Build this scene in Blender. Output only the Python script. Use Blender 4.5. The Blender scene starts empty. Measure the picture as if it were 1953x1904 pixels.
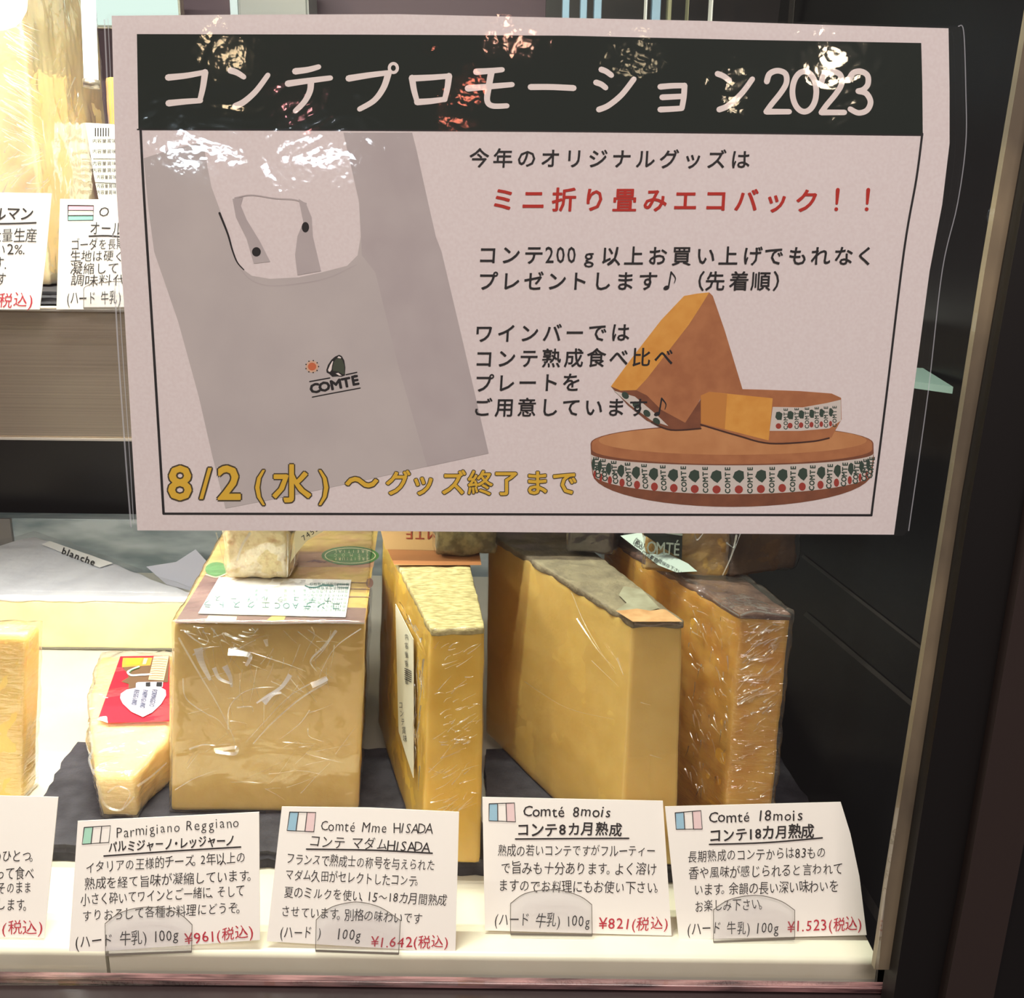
import bpy, bmesh, math, random
from mathutils import Vector, Matrix, noise
from mathutils.geometry import tessellate_polygon
random.seed(7)
SC = bpy.context.scene
COL = SC.collection

# ------------------------------------------------------------------ camera
F = 1900.0
PITCH = math.radians(15.5)
ROLL = 0.012
CAM = Vector((0.0, -0.36, 0.32))
_fw = Vector((0, math.cos(PITCH), -math.sin(PITCH)))
_u0 = Vector((0, math.sin(PITCH), math.cos(PITCH)))
_x = Vector((1, 0, 0))
_up = _u0 * math.cos(ROLL) - _x * math.sin(ROLL)
_rt = _x * math.cos(ROLL) + _u0 * math.sin(ROLL)
cd = bpy.data.cameras.new('camera')
cam = bpy.data.objects.new('camera', cd)
COL.objects.link(cam)
R3 = Matrix((_rt, _up, -_fw)).transposed()
cam.matrix_world = Matrix.Translation(CAM) @ R3.to_4x4()
cd.sensor_fit = 'HORIZONTAL'
cd.sensor_width = 36.0
cd.lens = F / 1953.0 * 36.0
cd.clip_start = 0.01
cd.clip_end = 50
SC.camera = cam

# ------------------------------------------------------------------ light
SC.view_settings.view_transform = 'Standard'
SC.view_settings.look = 'None'
SC.view_settings.gamma = 1
SC.view_settings.use_curve_mapping = False
SC.view_settings.exposure = 0.0
SC.cycles.transparent_max_bounces = 32
w = bpy.data.worlds.new('shop_air')
SC.world = w
w.use_nodes = True
w.node_tree.nodes['Background'].inputs[0].default_value = (0.60, 0.50, 0.49, 1)
w.node_tree.nodes['Background'].inputs[1].default_value = 0.15


def area(name, loc, target, sx, sy, power, col):
    l = bpy.data.lights.new(name, 'AREA')
    l.shape = 'RECTANGLE'
    l.size = sx
    l.size_y = sy
    l.energy = power
    l.color = col
    o = bpy.data.objects.new(name, l)
    COL.objects.link(o)
    o.location = loc
    d = Vector(target) - Vector(loc)
    o.rotation_euler = d.to_track_quat('-Z', 'Y').to_euler()
    return o


# shop ceiling light in front of the case, above the camera
area('shop_ceiling_light', (0.15, -1.25, 1.55), (0.0, 0, 0.2), 0.9, 0.5, 24.5, (1.0, 0.87, 0.82))
# led strip along the front top of the case, left half
area('case_front_led', (-0.27, 0.048, 0.69), (-0.27, 0.09, 0.0), 0.42, 0.010, 3.2, (1.0, 0.95, 0.86))
# led strip along the case top, above the middle of the deck
area('case_middle_led', (-0.12, 0.095, 0.66), (-0.12, 0.11, 0.0), 0.20, 0.010, 3.6, (0.93, 1.0, 0.78))
# led strip under the upper shelf, left part
area('shelf_led', (-0.30, 0.185, 0.206), (-0.30, 0.28, 0.0), 0.36, 0.012, 1.25, (1.0, 0.98, 0.90))
# led strip at the top of the case over the upper shelf
area('case_top_led', (-0.36, 0.10, 0.56), (-0.34, 0.25, 0.28), 0.30, 0.03, 0.12, (1.0, 0.97, 0.92))


# ------------------------------------------------------------------ projection
def ray(px, py):
    return (_fw + _rt * ((px - 976.5) / F) - _up * ((py - 952.0) / F))


def hit(px, py, p0, n):
    d = ray(px, py)
    return CAM + d * ((Vector(p0) - CAM).dot(n) / d.dot(n))


def PY(px, py, y):
    return hit(px, py, (0, y, 0), Vector((0, 1, 0)))


def PZ(px, py, z):
    return hit(px, py, (0, 0, z), Vector((0, 0, 1)))


class Plane:
    """a flat surface in the scene; lift moves along its normal towards the viewer side"""
    def __init__(s, p0, n):
        s.p = Vector(p0)
        s.n = Vector(n).normalized()
        if s.n.dot(CAM - s.p) < 0:
            s.n = -s.n

    def __call__(s, px, py, lift=0.0):
        return hit(px, py, s.p + s.n * lift, s.n)


# ------------------------------------------------------------------ materials
MATS = {}


def mat(name, col, rough=0.6, metal=0.0, spec=0.5, sss=0.0, sssr=(0.01, 0.006, 0.002), col2=None, nscale=60, bump=0.0,
        bscale=200, stretch=None, coat=0.0, detail=4, lo=0.35, hi=0.65, anis=0):
    if name in MATS:
        return MATS[name]
    m = bpy.data.materials.new(name)
    m.use_nodes = True
    nt = m.node_tree
    b = nt.nodes['Principled BSDF']
    b.inputs['Base Color'].default_value = (*col, 1)
    b.inputs['Roughness'].default_value = rough
    b.inputs['Metallic'].default_value = metal
    b.inputs['Specular IOR Level'].default_value = spec
    b.inputs['Coat Weight'].default_value = coat
    b.inputs['Coat Roughness'].default_value = 0.08
    if sss:
        b.inputs['Subsurface Weight'].default_value = sss
        b.inputs['Subsurface Radius'].default_value = sssr
        b.inputs['Subsurface Scale'].default_value = 1.0
    tc = nt.nodes.new('ShaderNodeTexCoord')
    mp = nt.nodes.new('ShaderNodeMapping')
    nt.links.new(tc.outputs['Object'], mp.inputs[0])
    if stretch:
        mp.inputs['Scale'].default_value = stretch
    if col2:
        n = nt.nodes.new('ShaderNodeTexNoise')
        n.inputs['Scale'].default_value = nscale
        n.inputs['Detail'].default_value = detail
        r = nt.nodes.new('ShaderNodeValToRGB')
        r.color_ramp.elements[0].position = lo
        r.color_ramp.elements[1].position = hi
        r.color_ramp.elements[0].color = (*col, 1)
        r.color_ramp.elements[1].color = (*col2, 1)
        nt.links.new(mp.outputs[0], n.inputs['Vector'])
        nt.links.new(n.outputs['Fac'], r.inputs[0])
        nt.links.new(r.outputs[0], b.inputs['Base Color'])
    if bump:
        n = nt.nodes.new('ShaderNodeTexNoise')
        n.inputs['Scale'].default_value = bscale
        n.inputs['Detail'].default_value = 4
        bp = nt.nodes.new('ShaderNodeBump')
        bp.inputs['Strength'].default_value = bump
        bp.inputs['Distance'].default_value = 0.001
        nt.links.new(mp.outputs[0], n.inputs['Vector'])
        nt.links.new(n.outputs['Fac'], bp.inputs['Height'])
        nt.links.new(bp.outputs[0], b.inputs['Normal'])
    MATS[name] = m
    return m


def film_mat(name, ior=1.5, rough=0.05, bump=0.0, bscale=60, stretch=None, tint=(1, 1, 1), milk=0.0, bump2=0.0,
             b2scale=400, gcol=(1, 1, 1), boost=1.0, milkcol=(0.9, 0.9, 0.95), dist=0.002):
    """thin clear plastic: straight-through transparency plus Fresnel gloss (and a little milkiness)"""
    if name in MATS:
        return MATS[name]
    m = bpy.data.materials.new(name)
    m.use_nodes = True
    nt = m.node_tree
    nt.nodes.clear()
    N = nt.nodes.new
    L = nt.links.new
    out = N('ShaderNodeOutputMaterial')
    tr = N('ShaderNodeBsdfTransparent')
    tr.inputs[0].default_value = (*tint, 1)
    gl = N('ShaderNodeBsdfGlossy')
    gl.inputs['Color'].default_value = (*gcol, 1)
    gl.inputs['Roughness'].default_value = rough
    lw = N('ShaderNodeLayerWeight')
    lw.inputs[0].default_value = 0.5
    pw = N('ShaderNodeMath'); pw.operation = 'POWER'; pw.inputs[1].default_value = 5.0
    L(lw.outputs['Facing'], pw.inputs[0])
    fr = N('ShaderNodeMath'); fr.operation = 'MULTIPLY_ADD'
    fr.inputs[1].default_value = 0.45; fr.inputs[2].default_value = ((ior - 1) / (ior + 1)) ** 2
    L(pw.outputs[0], fr.inputs[0])
    base = tr.outputs[0]
    if milk:
        df = N('ShaderNodeBsdfDiffuse')
        df.inputs[0].default_value = (*milkcol, 1)
        mx0 = N('ShaderNodeMixShader')
        mx0.inputs[0].default_value = milk
        L(tr.outputs[0], mx0.inputs[1])
        L(df.outputs[0], mx0.inputs[2])
        base = mx0.outputs[0]
    mul = N('ShaderNodeMath')
    mul.operation = 'MULTIPLY'
    mul.use_clamp = True
    mul.inputs[1].default_value = boost
    L(fr.outputs[0], mul.inputs[0])
    mx = N('ShaderNodeMixShader')
    L(mul.outputs[0], mx.inputs[0])
    L(base, mx.inputs[1])
    L(gl.outputs[0], mx.inputs[2])
    L(mx.outputs[0], out.inputs[0])
    if bump:
        tc = N('ShaderNodeTexCoord')
        mp = N('ShaderNodeMapping')
        L(tc.outputs['Object'], mp.inputs[0])
        if stretch:
            mp.inputs['Rotation'].default_value = stretch[1]
            mp.inputs['Scale'].default_value = stretch[0]
        n = N('ShaderNodeTexNoise')
        n.inputs['Scale'].default_value = bscale
        n.inputs['Detail'].default_value = 3
        n.inputs['Distortion'].default_value = 0.6
        L(mp.outputs[0], n.inputs['Vector'])
        bp = N('ShaderNodeBump')
        bp.inputs['Strength'].default_value = bump
        bp.inputs['Distance'].default_value = dist
        L(n.outputs['Fac'], bp.inputs['Height'])
        last = bp
        if bump2:
            n2 = N('ShaderNodeTexNoise')
            n2.inputs['Scale'].default_value = b2scale
            n2.inputs['Detail'].default_value = 2
            L(tc.outputs['Object'], n2.inputs['Vector'])
            b2 = N('ShaderNodeBump')
            b2.inputs['Strength'].default_value = bump2
            b2.inputs['Distance'].default_value = 0.0005
            L(n2.outputs['Fac'], b2.inputs['Height'])
            L(bp.outputs[0], b2.inputs['Normal'])
            last = b2
        L(last.outputs[0], gl.inputs['Normal'])
    MATS[name] = m
    return m


def emit(name, col, s):
    if name in MATS:
        return MATS[name]
    m = bpy.data.materials.new(name)
    m.use_nodes = True
    nt = m.node_tree
    nt.nodes.clear()
    out = nt.nodes.new('ShaderNodeOutputMaterial')
    e = nt.nodes.new('ShaderNodeEmission')
    e.inputs[0].default_value = (*col, 1)
    e.inputs[1].default_value = s
    nt.links.new(e.outputs[0], out.inputs[0])
    MATS[name] = m
    return m


def srgb(r, g, b):
    f = lambda c: (c / 255 / 12.92) if c <= 10 else ((c / 255 + 0.055) / 1.055) ** 2.4
    return (f(r), f(g), f(b))


# ------------------------------------------------------------------ objects
def tag(o, label=None, cat=None, group=None, kind=None):
    if label: o['label'] = label
    if cat: o['category'] = cat
    if group: o['group'] = group
    if kind: o['kind'] = kind
    return o


def link(name, me, m=None, parent=None):
    if m:
        for mm in (m if isinstance(m, (list, tuple)) else [m]):
            me.materials.append(mm)
    o = bpy.data.objects.new(name, me)
    COL.objects.link(o)
    if parent:
        o.parent = parent
        o.matrix_parent_inverse = parent.matrix_world.inverted()
    return o


def mesh(name, verts, faces, m=None, parent=None, smooth=False, mi=None):
    me = bpy.data.meshes.new(name)
    me.from_pydata([tuple(v) for v in verts], [], faces)
    if mi:
        me.polygons.foreach_set('material_index', mi)
    me.update()
    if smooth:
        me.polygons.foreach_set('use_smooth', [True] * len(me.polygons))
    return link(name, me, m, parent)


def root(name, loc, label, cat, group=None):
    o = bpy.data.objects.new(name, None)
    o.empty_display_size = 0.01
    o.location = loc
    COL.objects.link(o)
    o.matrix_world = Matrix.Translation(Vector(loc))
    tag(o, label, cat, group)
    return o


def bm_obj(name, bm, m, parent=None, smooth=False):
    bmesh.ops.recalc_face_normals(bm, faces=bm.faces)
    me = bpy.data.meshes.new(name)
    bm.to_mesh(me)
    bm.free()
    if smooth:
        me.polygons.foreach_set('use_smooth', [True] * len(me.polygons))
    return link(name, me, m, parent)


def loft(bot, top):
    """closed prism between two loops of equal length"""
    bm = bmesh.new()
    a = [bm.verts.new(v) for v in bot]
    b = [bm.verts.new(v) for v in top]
    n = len(a)
    bm.faces.new(a[::-1])
    bm.faces.new(b)
    for i in range(n):
        bm.faces.new((a[i], a[(i + 1) % n], b[(i + 1) % n], b[i]))
    return bm


def rough_up(bm, bevel=0.0, seg=2, cut=0.008, amp=0.0, sc=60, seed=0, amp2=0.0, sc2=300):
    bmesh.ops.recalc_face_normals(bm, faces=bm.faces)
    if bevel:
        bmesh.ops.bevel(bm, geom=bm.edges[:] + bm.verts[:], offset=bevel, segments=seg, affect='EDGES', profile=0.6)
    if cut:
        for _ in range(6):
            lg = [e for e in bm.edges if e.calc_length() > cut]
            if not lg or len(bm.verts) > 30000:
                break
            bmesh.ops.subdivide_edges(bm, edges=lg, cuts=1, use_grid_fill=True)
        bmesh.ops.triangulate(bm, faces=[f for f in bm.faces if len(f.verts) > 4])
    bm.normal_update()
    if amp or amp2:
        o = Vector((seed * 3.1, seed * 1.7, seed))
        mv = []
        for v in bm.verts:
            d = amp * noise.noise(v.co * sc + o) + amp2 * noise.noise(v.co * sc2 + o)
            mv.append((v, v.co + v.normal * d))
        for v, c in mv:
            v.co = c
    return bm


def box_bm(x0, x1, y0, y1, z0, z1):
    return loft([(x0, y0, z0), (x1, y0, z0), (x1, y1, z0), (x0, y1, z0)],
                [(x0, y0, z1), (x1, y0, z1), (x1, y1, z1), (x0, y1, z1)])


def box(name, x0, x1, y0, y1, z0, z1, m, parent=None, bevel=0.0):
    bm = box_bm(x0, x1, y0, y1, z0, z1)
    if bevel:
        bmesh.ops.recalc_face_normals(bm, faces=bm.faces)
        bmesh.ops.bevel(bm, geom=bm.edges[:], offset=bevel, segments=3, affect='EDGES')
    return bm_obj(name, bm, m, parent)


# ------------------------------------------------------------------ flat print
_gl = {}


def glyph(ch, off):
    k = (ch, off)
    if k not in _gl:
        cu = bpy.data.curves.new('glyph_source', 'FONT')
        cu.body = ch
        cu.resolution_u = 2
        cu.offset = off
        cu.fill_mode = 'FRONT' if False else cu.fill_mode
        o = bpy.data.objects.new('glyph_source', cu)
        COL.objects.link(o)
        bpy.context.view_layer.update()
        dg = bpy.context.evaluated_depsgraph_get()
        me = o.evaluated_get(dg).to_mesh()
        v = [(p.co.x, p.co.y) for p in me.vertices]
        f = [tuple(p.vertices) for p in me.polygons]
        o.evaluated_get(dg).to_mesh_clear()
        bpy.data.objects.remove(o)
        bpy.data.curves.remove(cu)
        _gl[k] = (v, f)
    return _gl[k]


def wide(ch):
    return ord(ch) > 0x2000


def adv(ch):
    if wide(ch):
        return 0.55 if ch in '。、・' else 1.0
    return {' ': 0.5, 'm': 0.85, 'M': 0.85, 'i': 0.3, 'l': 0.3, '(': 0.42, ')': 0.42, '.': 0.32, '1': 0.5, '¥': 0.62,
            'I': 0.4, ',': 0.3, 'r': 0.42, 't': 0.42}.get(ch, 0.62)


class Print:
    def __init__(s, surf):
        s.surf = surf
        s.v = []
        s.f = []
        s.mi = []
        s.k = 0

    def nxt(s, lift):
        """each shape sits a micron above the one before, so overlapping ink never fights"""
        s.k = (s.k + 1) % 14
        return lift + s.k * 1e-6

    def poly(s, pts, lift=0.0001, mi=0):
        """filled outline, points in photograph pixels on the surface"""
        lift = s.nxt(lift)
        P = [s.surf(x, y, lift) for x, y in pts]
        b = len(s.v)
        s.v += P
        for t in tessellate_polygon([[Vector((x, y, 0)) for x, y in pts]]):
            a, c, d = t
            cr = (pts[c][0] - pts[a][0]) * (pts[d][1] - pts[a][1]) - (pts[c][1] - pts[a][1]) * (pts[d][0] - pts[a][0])
            s.f.append((b + a, b + c, b + d) if cr < 0 else (b + a, b + d, b + c))
            s.mi.append(mi)

    def stroke(s, pts, wd, lift=0.0001, mi=0, smooth=True, cap=True, w2=None, tilt=0.0):
        if smooth and len(pts) > 2:
            q = []
            n = len(pts)
            for i in range(n - 1):
                p0 = pts[max(i - 1, 0)]; p1 = pts[i]; p2 = pts[i + 1]; p3 = pts[min(i + 2, n - 1)]
                for k in range(6):
                    t = k / 6
                    q.append(tuple(0.5 * (2 * p1[j] + (p2[j] - p0[j]) * t + (2 * p0[j] - 5 * p1[j] + 4 * p2[j] - p3[j]) * t * t
                                          + (3 * p1[j] - p0[j] - 3 * p2[j] + p3[j]) * t ** 3) for j in (0, 1)))
            q.append(pts[-1])
            pts = q
        n = len(pts)
        Lp, Rp = [], []
        for i in range(n):
            a = pts[max(i - 1, 0)]; c = pts[min(i + 1, n - 1)]
            dx, dy = c[0] - a[0], c[1] - a[1]
            l = math.hypot(dx, dy) or 1
            ww = wd if w2 is None else wd + (w2 - wd) * i / (n - 1)
            nx, ny = -dy / l * ww / 2, dx / l * ww / 2
            Lp.append((pts[i][0] + nx, pts[i][1] + ny)); Rp.append((pts[i][0] - nx, pts[i][1] - ny))
        lift0 = lift
        lift = s.nxt(lift)
        b = len(s.v)
        if tilt:
            s.v += [s.surf(x, y, lift + (tilt * wd * 0.00027 if y > pts[i][1] else 0)) for i, (x, y) in enumerate(Lp)] + \
                   [s.surf(x, y, lift + (tilt * wd * 0.00027 if y > pts[i][1] else 0)) for i, (x, y) in enumerate(Rp)]
        else:
            s.v += [s.surf(x, y, lift) for x, y in Lp] + [s.surf(x, y, lift) for x, y in Rp]
        for i in range(n - 1):
            s.f.append((b + i, b + i + 1, b + n + i + 1, b + n + i)); s.mi.append(mi)
        if cap:
            for (x, y), r in ((pts[0], wd / 2), (pts[-1], (w2 or wd) / 2)):
                s.disc(x, y, r, r, lift0, mi, 8)

    def disc(s, x, y, rx, ry, lift=0.0001, mi=0, n=20, rot=0.0):
        c, si = math.cos(rot), math.sin(rot)
        s.poly([(x + rx * math.cos(a) * c - ry * math.sin(a) * si, y + rx * math.cos(a) * si + ry * math.sin(a) * c)
                for a in [2 * math.pi * i / n for i in range(n)]], lift, mi)

    def ch(s, c, x, y, size, off=0.0, lift=0.0001, mi=0, sx=1.0, ang=0.0, shear=0.0, center=True):
        """glyph centred on (x, y)"""
        V, Fc = glyph(c, off)
        if not V:
            return
        if center:
            if wide(c):
                cx, cy = 0.5, 0.38
            else:
                xs = [p[0] for p in V]
                cx, cy = (min(xs) + max(xs)) / 2, 0.345
        ca, sa = math.cos(ang), math.sin(ang)
        if off > 0:
            n = 4 if off < 0.012 else 8
            for i in range(n):
                a = 2 * math.pi * (i + 0.5) / n
                s.ch(c, x + math.cos(a) * off * size, y + math.sin(a) * off * size, size, 0.0, lift, mi, sx, ang, shear)
            return
        lift = s.nxt(lift)
        b = len(s.v)
        for gx, gy in V:
            dx = ((gx - cx) + shear * (gy - cy)) * size * sx
            dy = -(gy - cy) * size
            s.v.append(s.surf(x + dx * ca - dy * sa, y + dx * sa + dy * ca, lift))
        for f in Fc:
            s.f.append(tuple(b + i for i in f)); s.mi.append(mi)

    def row(s, text, x0, x1, y0, y1, size, **k):
        """evenly pitched glyph centres from x0 to x1"""
        n = len(text)
        for i, c in enumerate(text):
            t = i / max(n - 1, 1)
            s.ch(c, x0 + (x1 - x0) * t, y0 + (y1 - y0) * t, size, **k)

    def fit(s, text, xa, ya, xb, yb, size, off=0.0, lift=0.0001, mi=0, jit=0.06, shear=0.0, up=0.0):
        """hand lettering fitted between the two base points"""
        tot = sum(adv(c) for c in text)
        L = math.hypot(xb - xa, yb - ya)
        ang = math.atan2(yb - ya, xb - xa)
        u = L / tot
        p = 0.0
        for c in text:
            a = adv(c)
            m = p + a / 2
            p += a
            if c == ' ':
                continue
            rs = random.uniform(1 - jit, 1 + jit)
            px = xa + math.cos(ang) * m * u + random.uniform(-1, 1) * jit * size * 0.3
            py = ya + math.sin(ang) * m * u - size * (0.38 if wide(c) else 0.345) + random.uniform(-1, 1) * jit * size * 0.6
            s.ch(c, px, py, size * rs, off, lift, mi, sx=min(u / size * (1.0 if wide(c) else 1.08), 1.15),
                 ang=ang + random.uniform(-1, 1) * jit, shear=shear + random.uniform(-1, 1) * jit)

    def build(s, name, m, parent):
        return mesh(name, s.v, s.f, m, parent, mi=s.mi)


def sheet(name, surf, pts, th, m, parent, lift=0.0):
    """a thin sheet (paper, film) with real thickness behind its face"""
    a = [surf(x, y, lift) for x, y in pts]
    b = [p - surf.n * th for p in a]
    return bm_obj(name, loft(b, a), m, parent)


# palette
M_ink = mat('black_ink', srgb(25, 24, 28), 0.7)
M_pen = mat('black_marker_pen', srgb(45, 40, 42), 0.7)
M_redpen = mat('red_marker_pen', srgb(190, 45, 65), 0.7)
M_redprint = mat('red_print', srgb(185, 40, 28), 0.7)
M_paper = mat('poster_paper', srgb(232, 226, 228), 0.75, col2=srgb(227, 219, 221), nscale=900)
M_card = mat('card_stock', srgb(252, 246, 244), 0.8)
M_header = mat('dark_green_print', srgb(12, 28, 22), 0.8)
M_white = mat('white_print', srgb(238, 230, 228), 0.7)
M_metal = mat('brushed_steel', srgb(214, 198, 180), 0.16, metal=0.7, stretch=(0.5, 900, 1600), col2=srgb(196, 181, 165), nscale=0.6, bump=0.14, bscale=3)
M_tray = mat('cream_plastic_tray', srgb(226, 222, 206), 0.35, col2=srgb(220, 215, 198), nscale=30)
M_slate = mat('black_slate', srgb(42, 40, 48), 0.75, col2=srgb(62, 60, 68), nscale=90, bump=0.5, bscale=500)
M_slate_edge = M_slate
M_dark = mat('dark_case_panel', srgb(9, 9, 10), 0.35, spec=0.3)
M_backglass = mat('dark_back_glass', srgb(14, 11, 11), 0.3, spec=0.5)
M_gasket = mat('black_rubber_gasket', srgb(14, 11, 12), 0.5)
M_brown = mat('dark_brown_laminate', srgb(48, 38, 36), 0.5, bump=0.05)
M_acryl = film_mat('clear_acrylic', 1.49, 0.03, tint=(0.985, 0.985, 0.99), milk=0.02, boost=1.2)
M_acryl_edge = mat('acrylic_edge', srgb(120, 112, 105), 0.2, spec=0.8)

# ================================================================== case structure
GT = 0.06                                   # glass leans back slightly
GN = Vector((0, -1, GT)).normalized()
GLASS = Plane((0, 0, 0), GN)

XR = 0.176        # inner face of the right end panel at the tray
deck_y1 = 0.545
st = box('floor', -0.75, 0.22, 0.0145, deck_y1, -0.05, -0.024, M_dark)
tag(st, kind='structure')
b = box('wall_back', -0.75, 0.42, deck_y1 + 0.02, deck_y1 + 0.03, -0.05, 0.215, M_backglass); tag(b, kind='structure')
M_purple = mat('purple_brown_panel', srgb(92, 72, 84), 0.6)
b = box('wall_back_upper', -0.75, 0.42, deck_y1 + 0.02, deck_y1 + 0.03, 0.2151, 0.70, M_purple); tag(b, kind='structure')
b = box('wall_left', -0.76, -0.75, 0.0, deck_y1 + 0.03, -0.05, 0.70, M_purple); tag(b, kind='structure')
b = box('ceiling', -0.76, 0.42, 0.06, deck_y1 + 0.03, 0.70, 0.71, M_dark); tag(b, kind='structure')

# right end panel: dark glossy sheet running back from the front post
pa = PZ(1700, 1812, 0.0)
M_side = mat('dark_side_glass', srgb(7, 8, 10), 0.3, spec=0.12)
bx = pa.x + 0.004
b = bm_obj('wall_right', loft([(bx, 0.012, -0.05), (bx + 0.012, 0.012, -0.05), (bx + 0.012, deck_y1 + 0.03, -0.05), (bx, deck_y1 + 0.03, -0.05)],
                              [(bx + 0.045, 0.055, 0.70), (bx + 0.057, 0.055, 0.70), (bx + 0.057, deck_y1 + 0.03, 0.70), (bx + 0.045, deck_y1 + 0.03, 0.70)]), M_side)
tag(b, kind='structure')
SIDE = Plane((bx, 0.012, -0.05), (Vector((0.0, deck_y1 + 0.018, 0)).cross(Vector((0.045, 0.043, 0.75)))))
# two thin strips paint faint shelf reflections on the end panel; third is a rail
M_streak_rail = mat('dim_streak_and_rail', srgb(38, 34, 33), 0.4)
for i, ((x0, y0), (x1, y1), wd) in enumerate((((1535, 1170), (1765, 1365), 9), ((1530, 1060), (1790, 1262), 6), ((1640, 1690), (1700, 1790), 16))):
    p = Print(SIDE)
    p.stroke([(x0, y0), (x1, y1)], wd, lift=0.0006, smooth=False, cap=False)
    o = p.build('reflection_rail_%d' % (i + 1), M_streak_rail, None)
    tag(o, kind='structure')

# steel rail along the back of the deck
M_rail2 = mat('grey_mottled_steel', srgb(186, 195, 198), 0.45, metal=0.2, col2=srgb(122, 136, 140), nscale=14, stretch=(1, 3, 3.5))
b = box('back_rail', -0.75, 0.17, 0.525, 0.545, -0.024, 0.050, M_rail2, None, 0.001)
tag(b, 'mottled grey metal rail standing along the back edge of the white deck', 'rail')
b = box('rail_joint', -0.0006 + PY(22, 1030, 0.52).x - 0.2, PY(22, 1030, 0.52).x, 0.5215, 0.5249, -0.02, 0.0505,
        mat('plain_grey_steel', srgb(128, 124, 122), 0.5, metal=0.3), bpy.data.objects['back_rail'])

# front sill below the tray
y_f = PZ(900, 1810, 0.0).y
b = box('sill', -0.75, pa.x + 0.02, -0.02, 0.0138, -0.0505, -0.0098, mat('dark_sill', srgb(40, 30, 32), 0.25, spec=0.6))
tag(b, kind='structure')
# pinkish rubber strip under the glass edge
M_bead = mat('pinkish_glass_bead', srgb(150, 110, 112), 0.25, spec=0.6, col2=srgb(60, 40, 44), nscale=120, stretch=(0.3, 3, 3))
b = box('glazing_bead', -0.75, pa.x + 0.01, 0.0095, 0.0135, -0.0095, -0.0062, M_bead, None, 0.0005)
tag(b, 'narrow pinkish glazing bead below the front of the cream trays', 'bead')

# ---- trays with rolled front edge
def tray(x0, x1, label):
    y0 = y_f - 0.004
    r = 0.0032
    prof = [(0.0, -0.020)] + [(r - r * math.cos(a), -r + r * math.sin(a)) for a in [math.pi / 2 * k / 7 for k in range(8)]] + [(0.5, 0.0), (0.5, -0.020)]
    A = [(x0, y0 + a, z) for a, z in prof]
    B = [(x1, y0 + a, z) for a, z in prof]
    o = bm_obj('display_tray', loft(A, B), M_tray, None, True)
    o.data.set_sharp_from_angle(angle=math.radians(25))
    tag(o, label, 'tray', 'cream display trays on the case deck')
    return o


gx = PY(207, 1850, y_f - 0.004).x
tray(-0.72, gx - 0.0008, 'cream plastic display tray at the left, ending under the parmesan card')
tray(gx + 0.0008, PY(1672, 1840, y_f - 0.004).x, 'cream plastic display tray reaching the right front post')

# ---- right front post: silver strip, black gasket, brown outer column
def post_part(name, pl, dl, dr, m, parent, th):
    pts = dl + dr[::-1]
    return sheet(name, pl, pts, th, m, parent)


post = root('front_post', PZ(1720, 1850, -0.02), 'slim silver, black and brown corner post right of the glass', 'post')
PG = Plane((0, 0.004, 0), GN)
M_strip = mat('satin_silver_strip', srgb(160, 145, 120), 0.45, metal=0.35, col2=srgb(112, 102, 88), nscale=22, stretch=(1, 1, 0.6), bump=0.1)
post_part('silver_strip', PG, [(2000, -200), (1966, 0), (1878, 517), (1808, 960), (1690, 1700), (1668, 1850)],
          [(2062, -200), (2022, 0), (1928, 517), (1850, 960), (1735, 1700), (1712, 1850)], M_strip, post, 0.004)
PG2 = Plane((0, -0.004, 0), GN)
post_part('rubber_gasket', PG2, [(2062, -200), (2022, 0), (1928, 517), (1850, 960), (1735, 1700), (1704, 1904), (1690, 2000)],
          [(2180, -200), (2140, 0), (2050, 517), (1968, 960), (1842, 1700), (1803, 1904), (1785, 2000)], M_gasket, post, 0.012)
PG3 = Plane((0, -0.010, 0), GN)
post_part('outer_column', PG3, [(2180, -200), (2140, 0), (2050, 517), (1968, 960), (1842, 1700), (1803, 1904), (1785, 2000)],
          [(2380, -200), (2320, 0), (2190, 517), (2080, 960), (1935, 1700), (1895, 1904), (1870, 2000)], M_brown, post, 0.02)
post_part('outer_gasket', PG2, [(2380, -200), (2320, 0), (2190, 517), (2080, 960), (1935, 1700), (1895, 1904), (1870, 2000)],
          [(2580, -200), (2520, 0), (2390, 517), (2280, 960), (2135, 1700), (2095, 1904), (2070, 2000)], M_gasket, post, 0.012)

# ---- front glass
M_glass = film_mat('front_glass', 1.5, 0.0, tint=(0.985, 0.99, 0.985))
gp = root('glass_pane', (0, 0.0, -0.02), 'clear front glass pane of the cheese case, behind the poster', 'glass')
sheet('glass_sheet', Plane((0, 0.0, 0), GN), [(-900, -700), (2080, -700), (1990, -150), (1878, 517), (1690, 1700), (1672, 1880), (-900, 1880)], 0.003, M_glass, gp)

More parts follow.
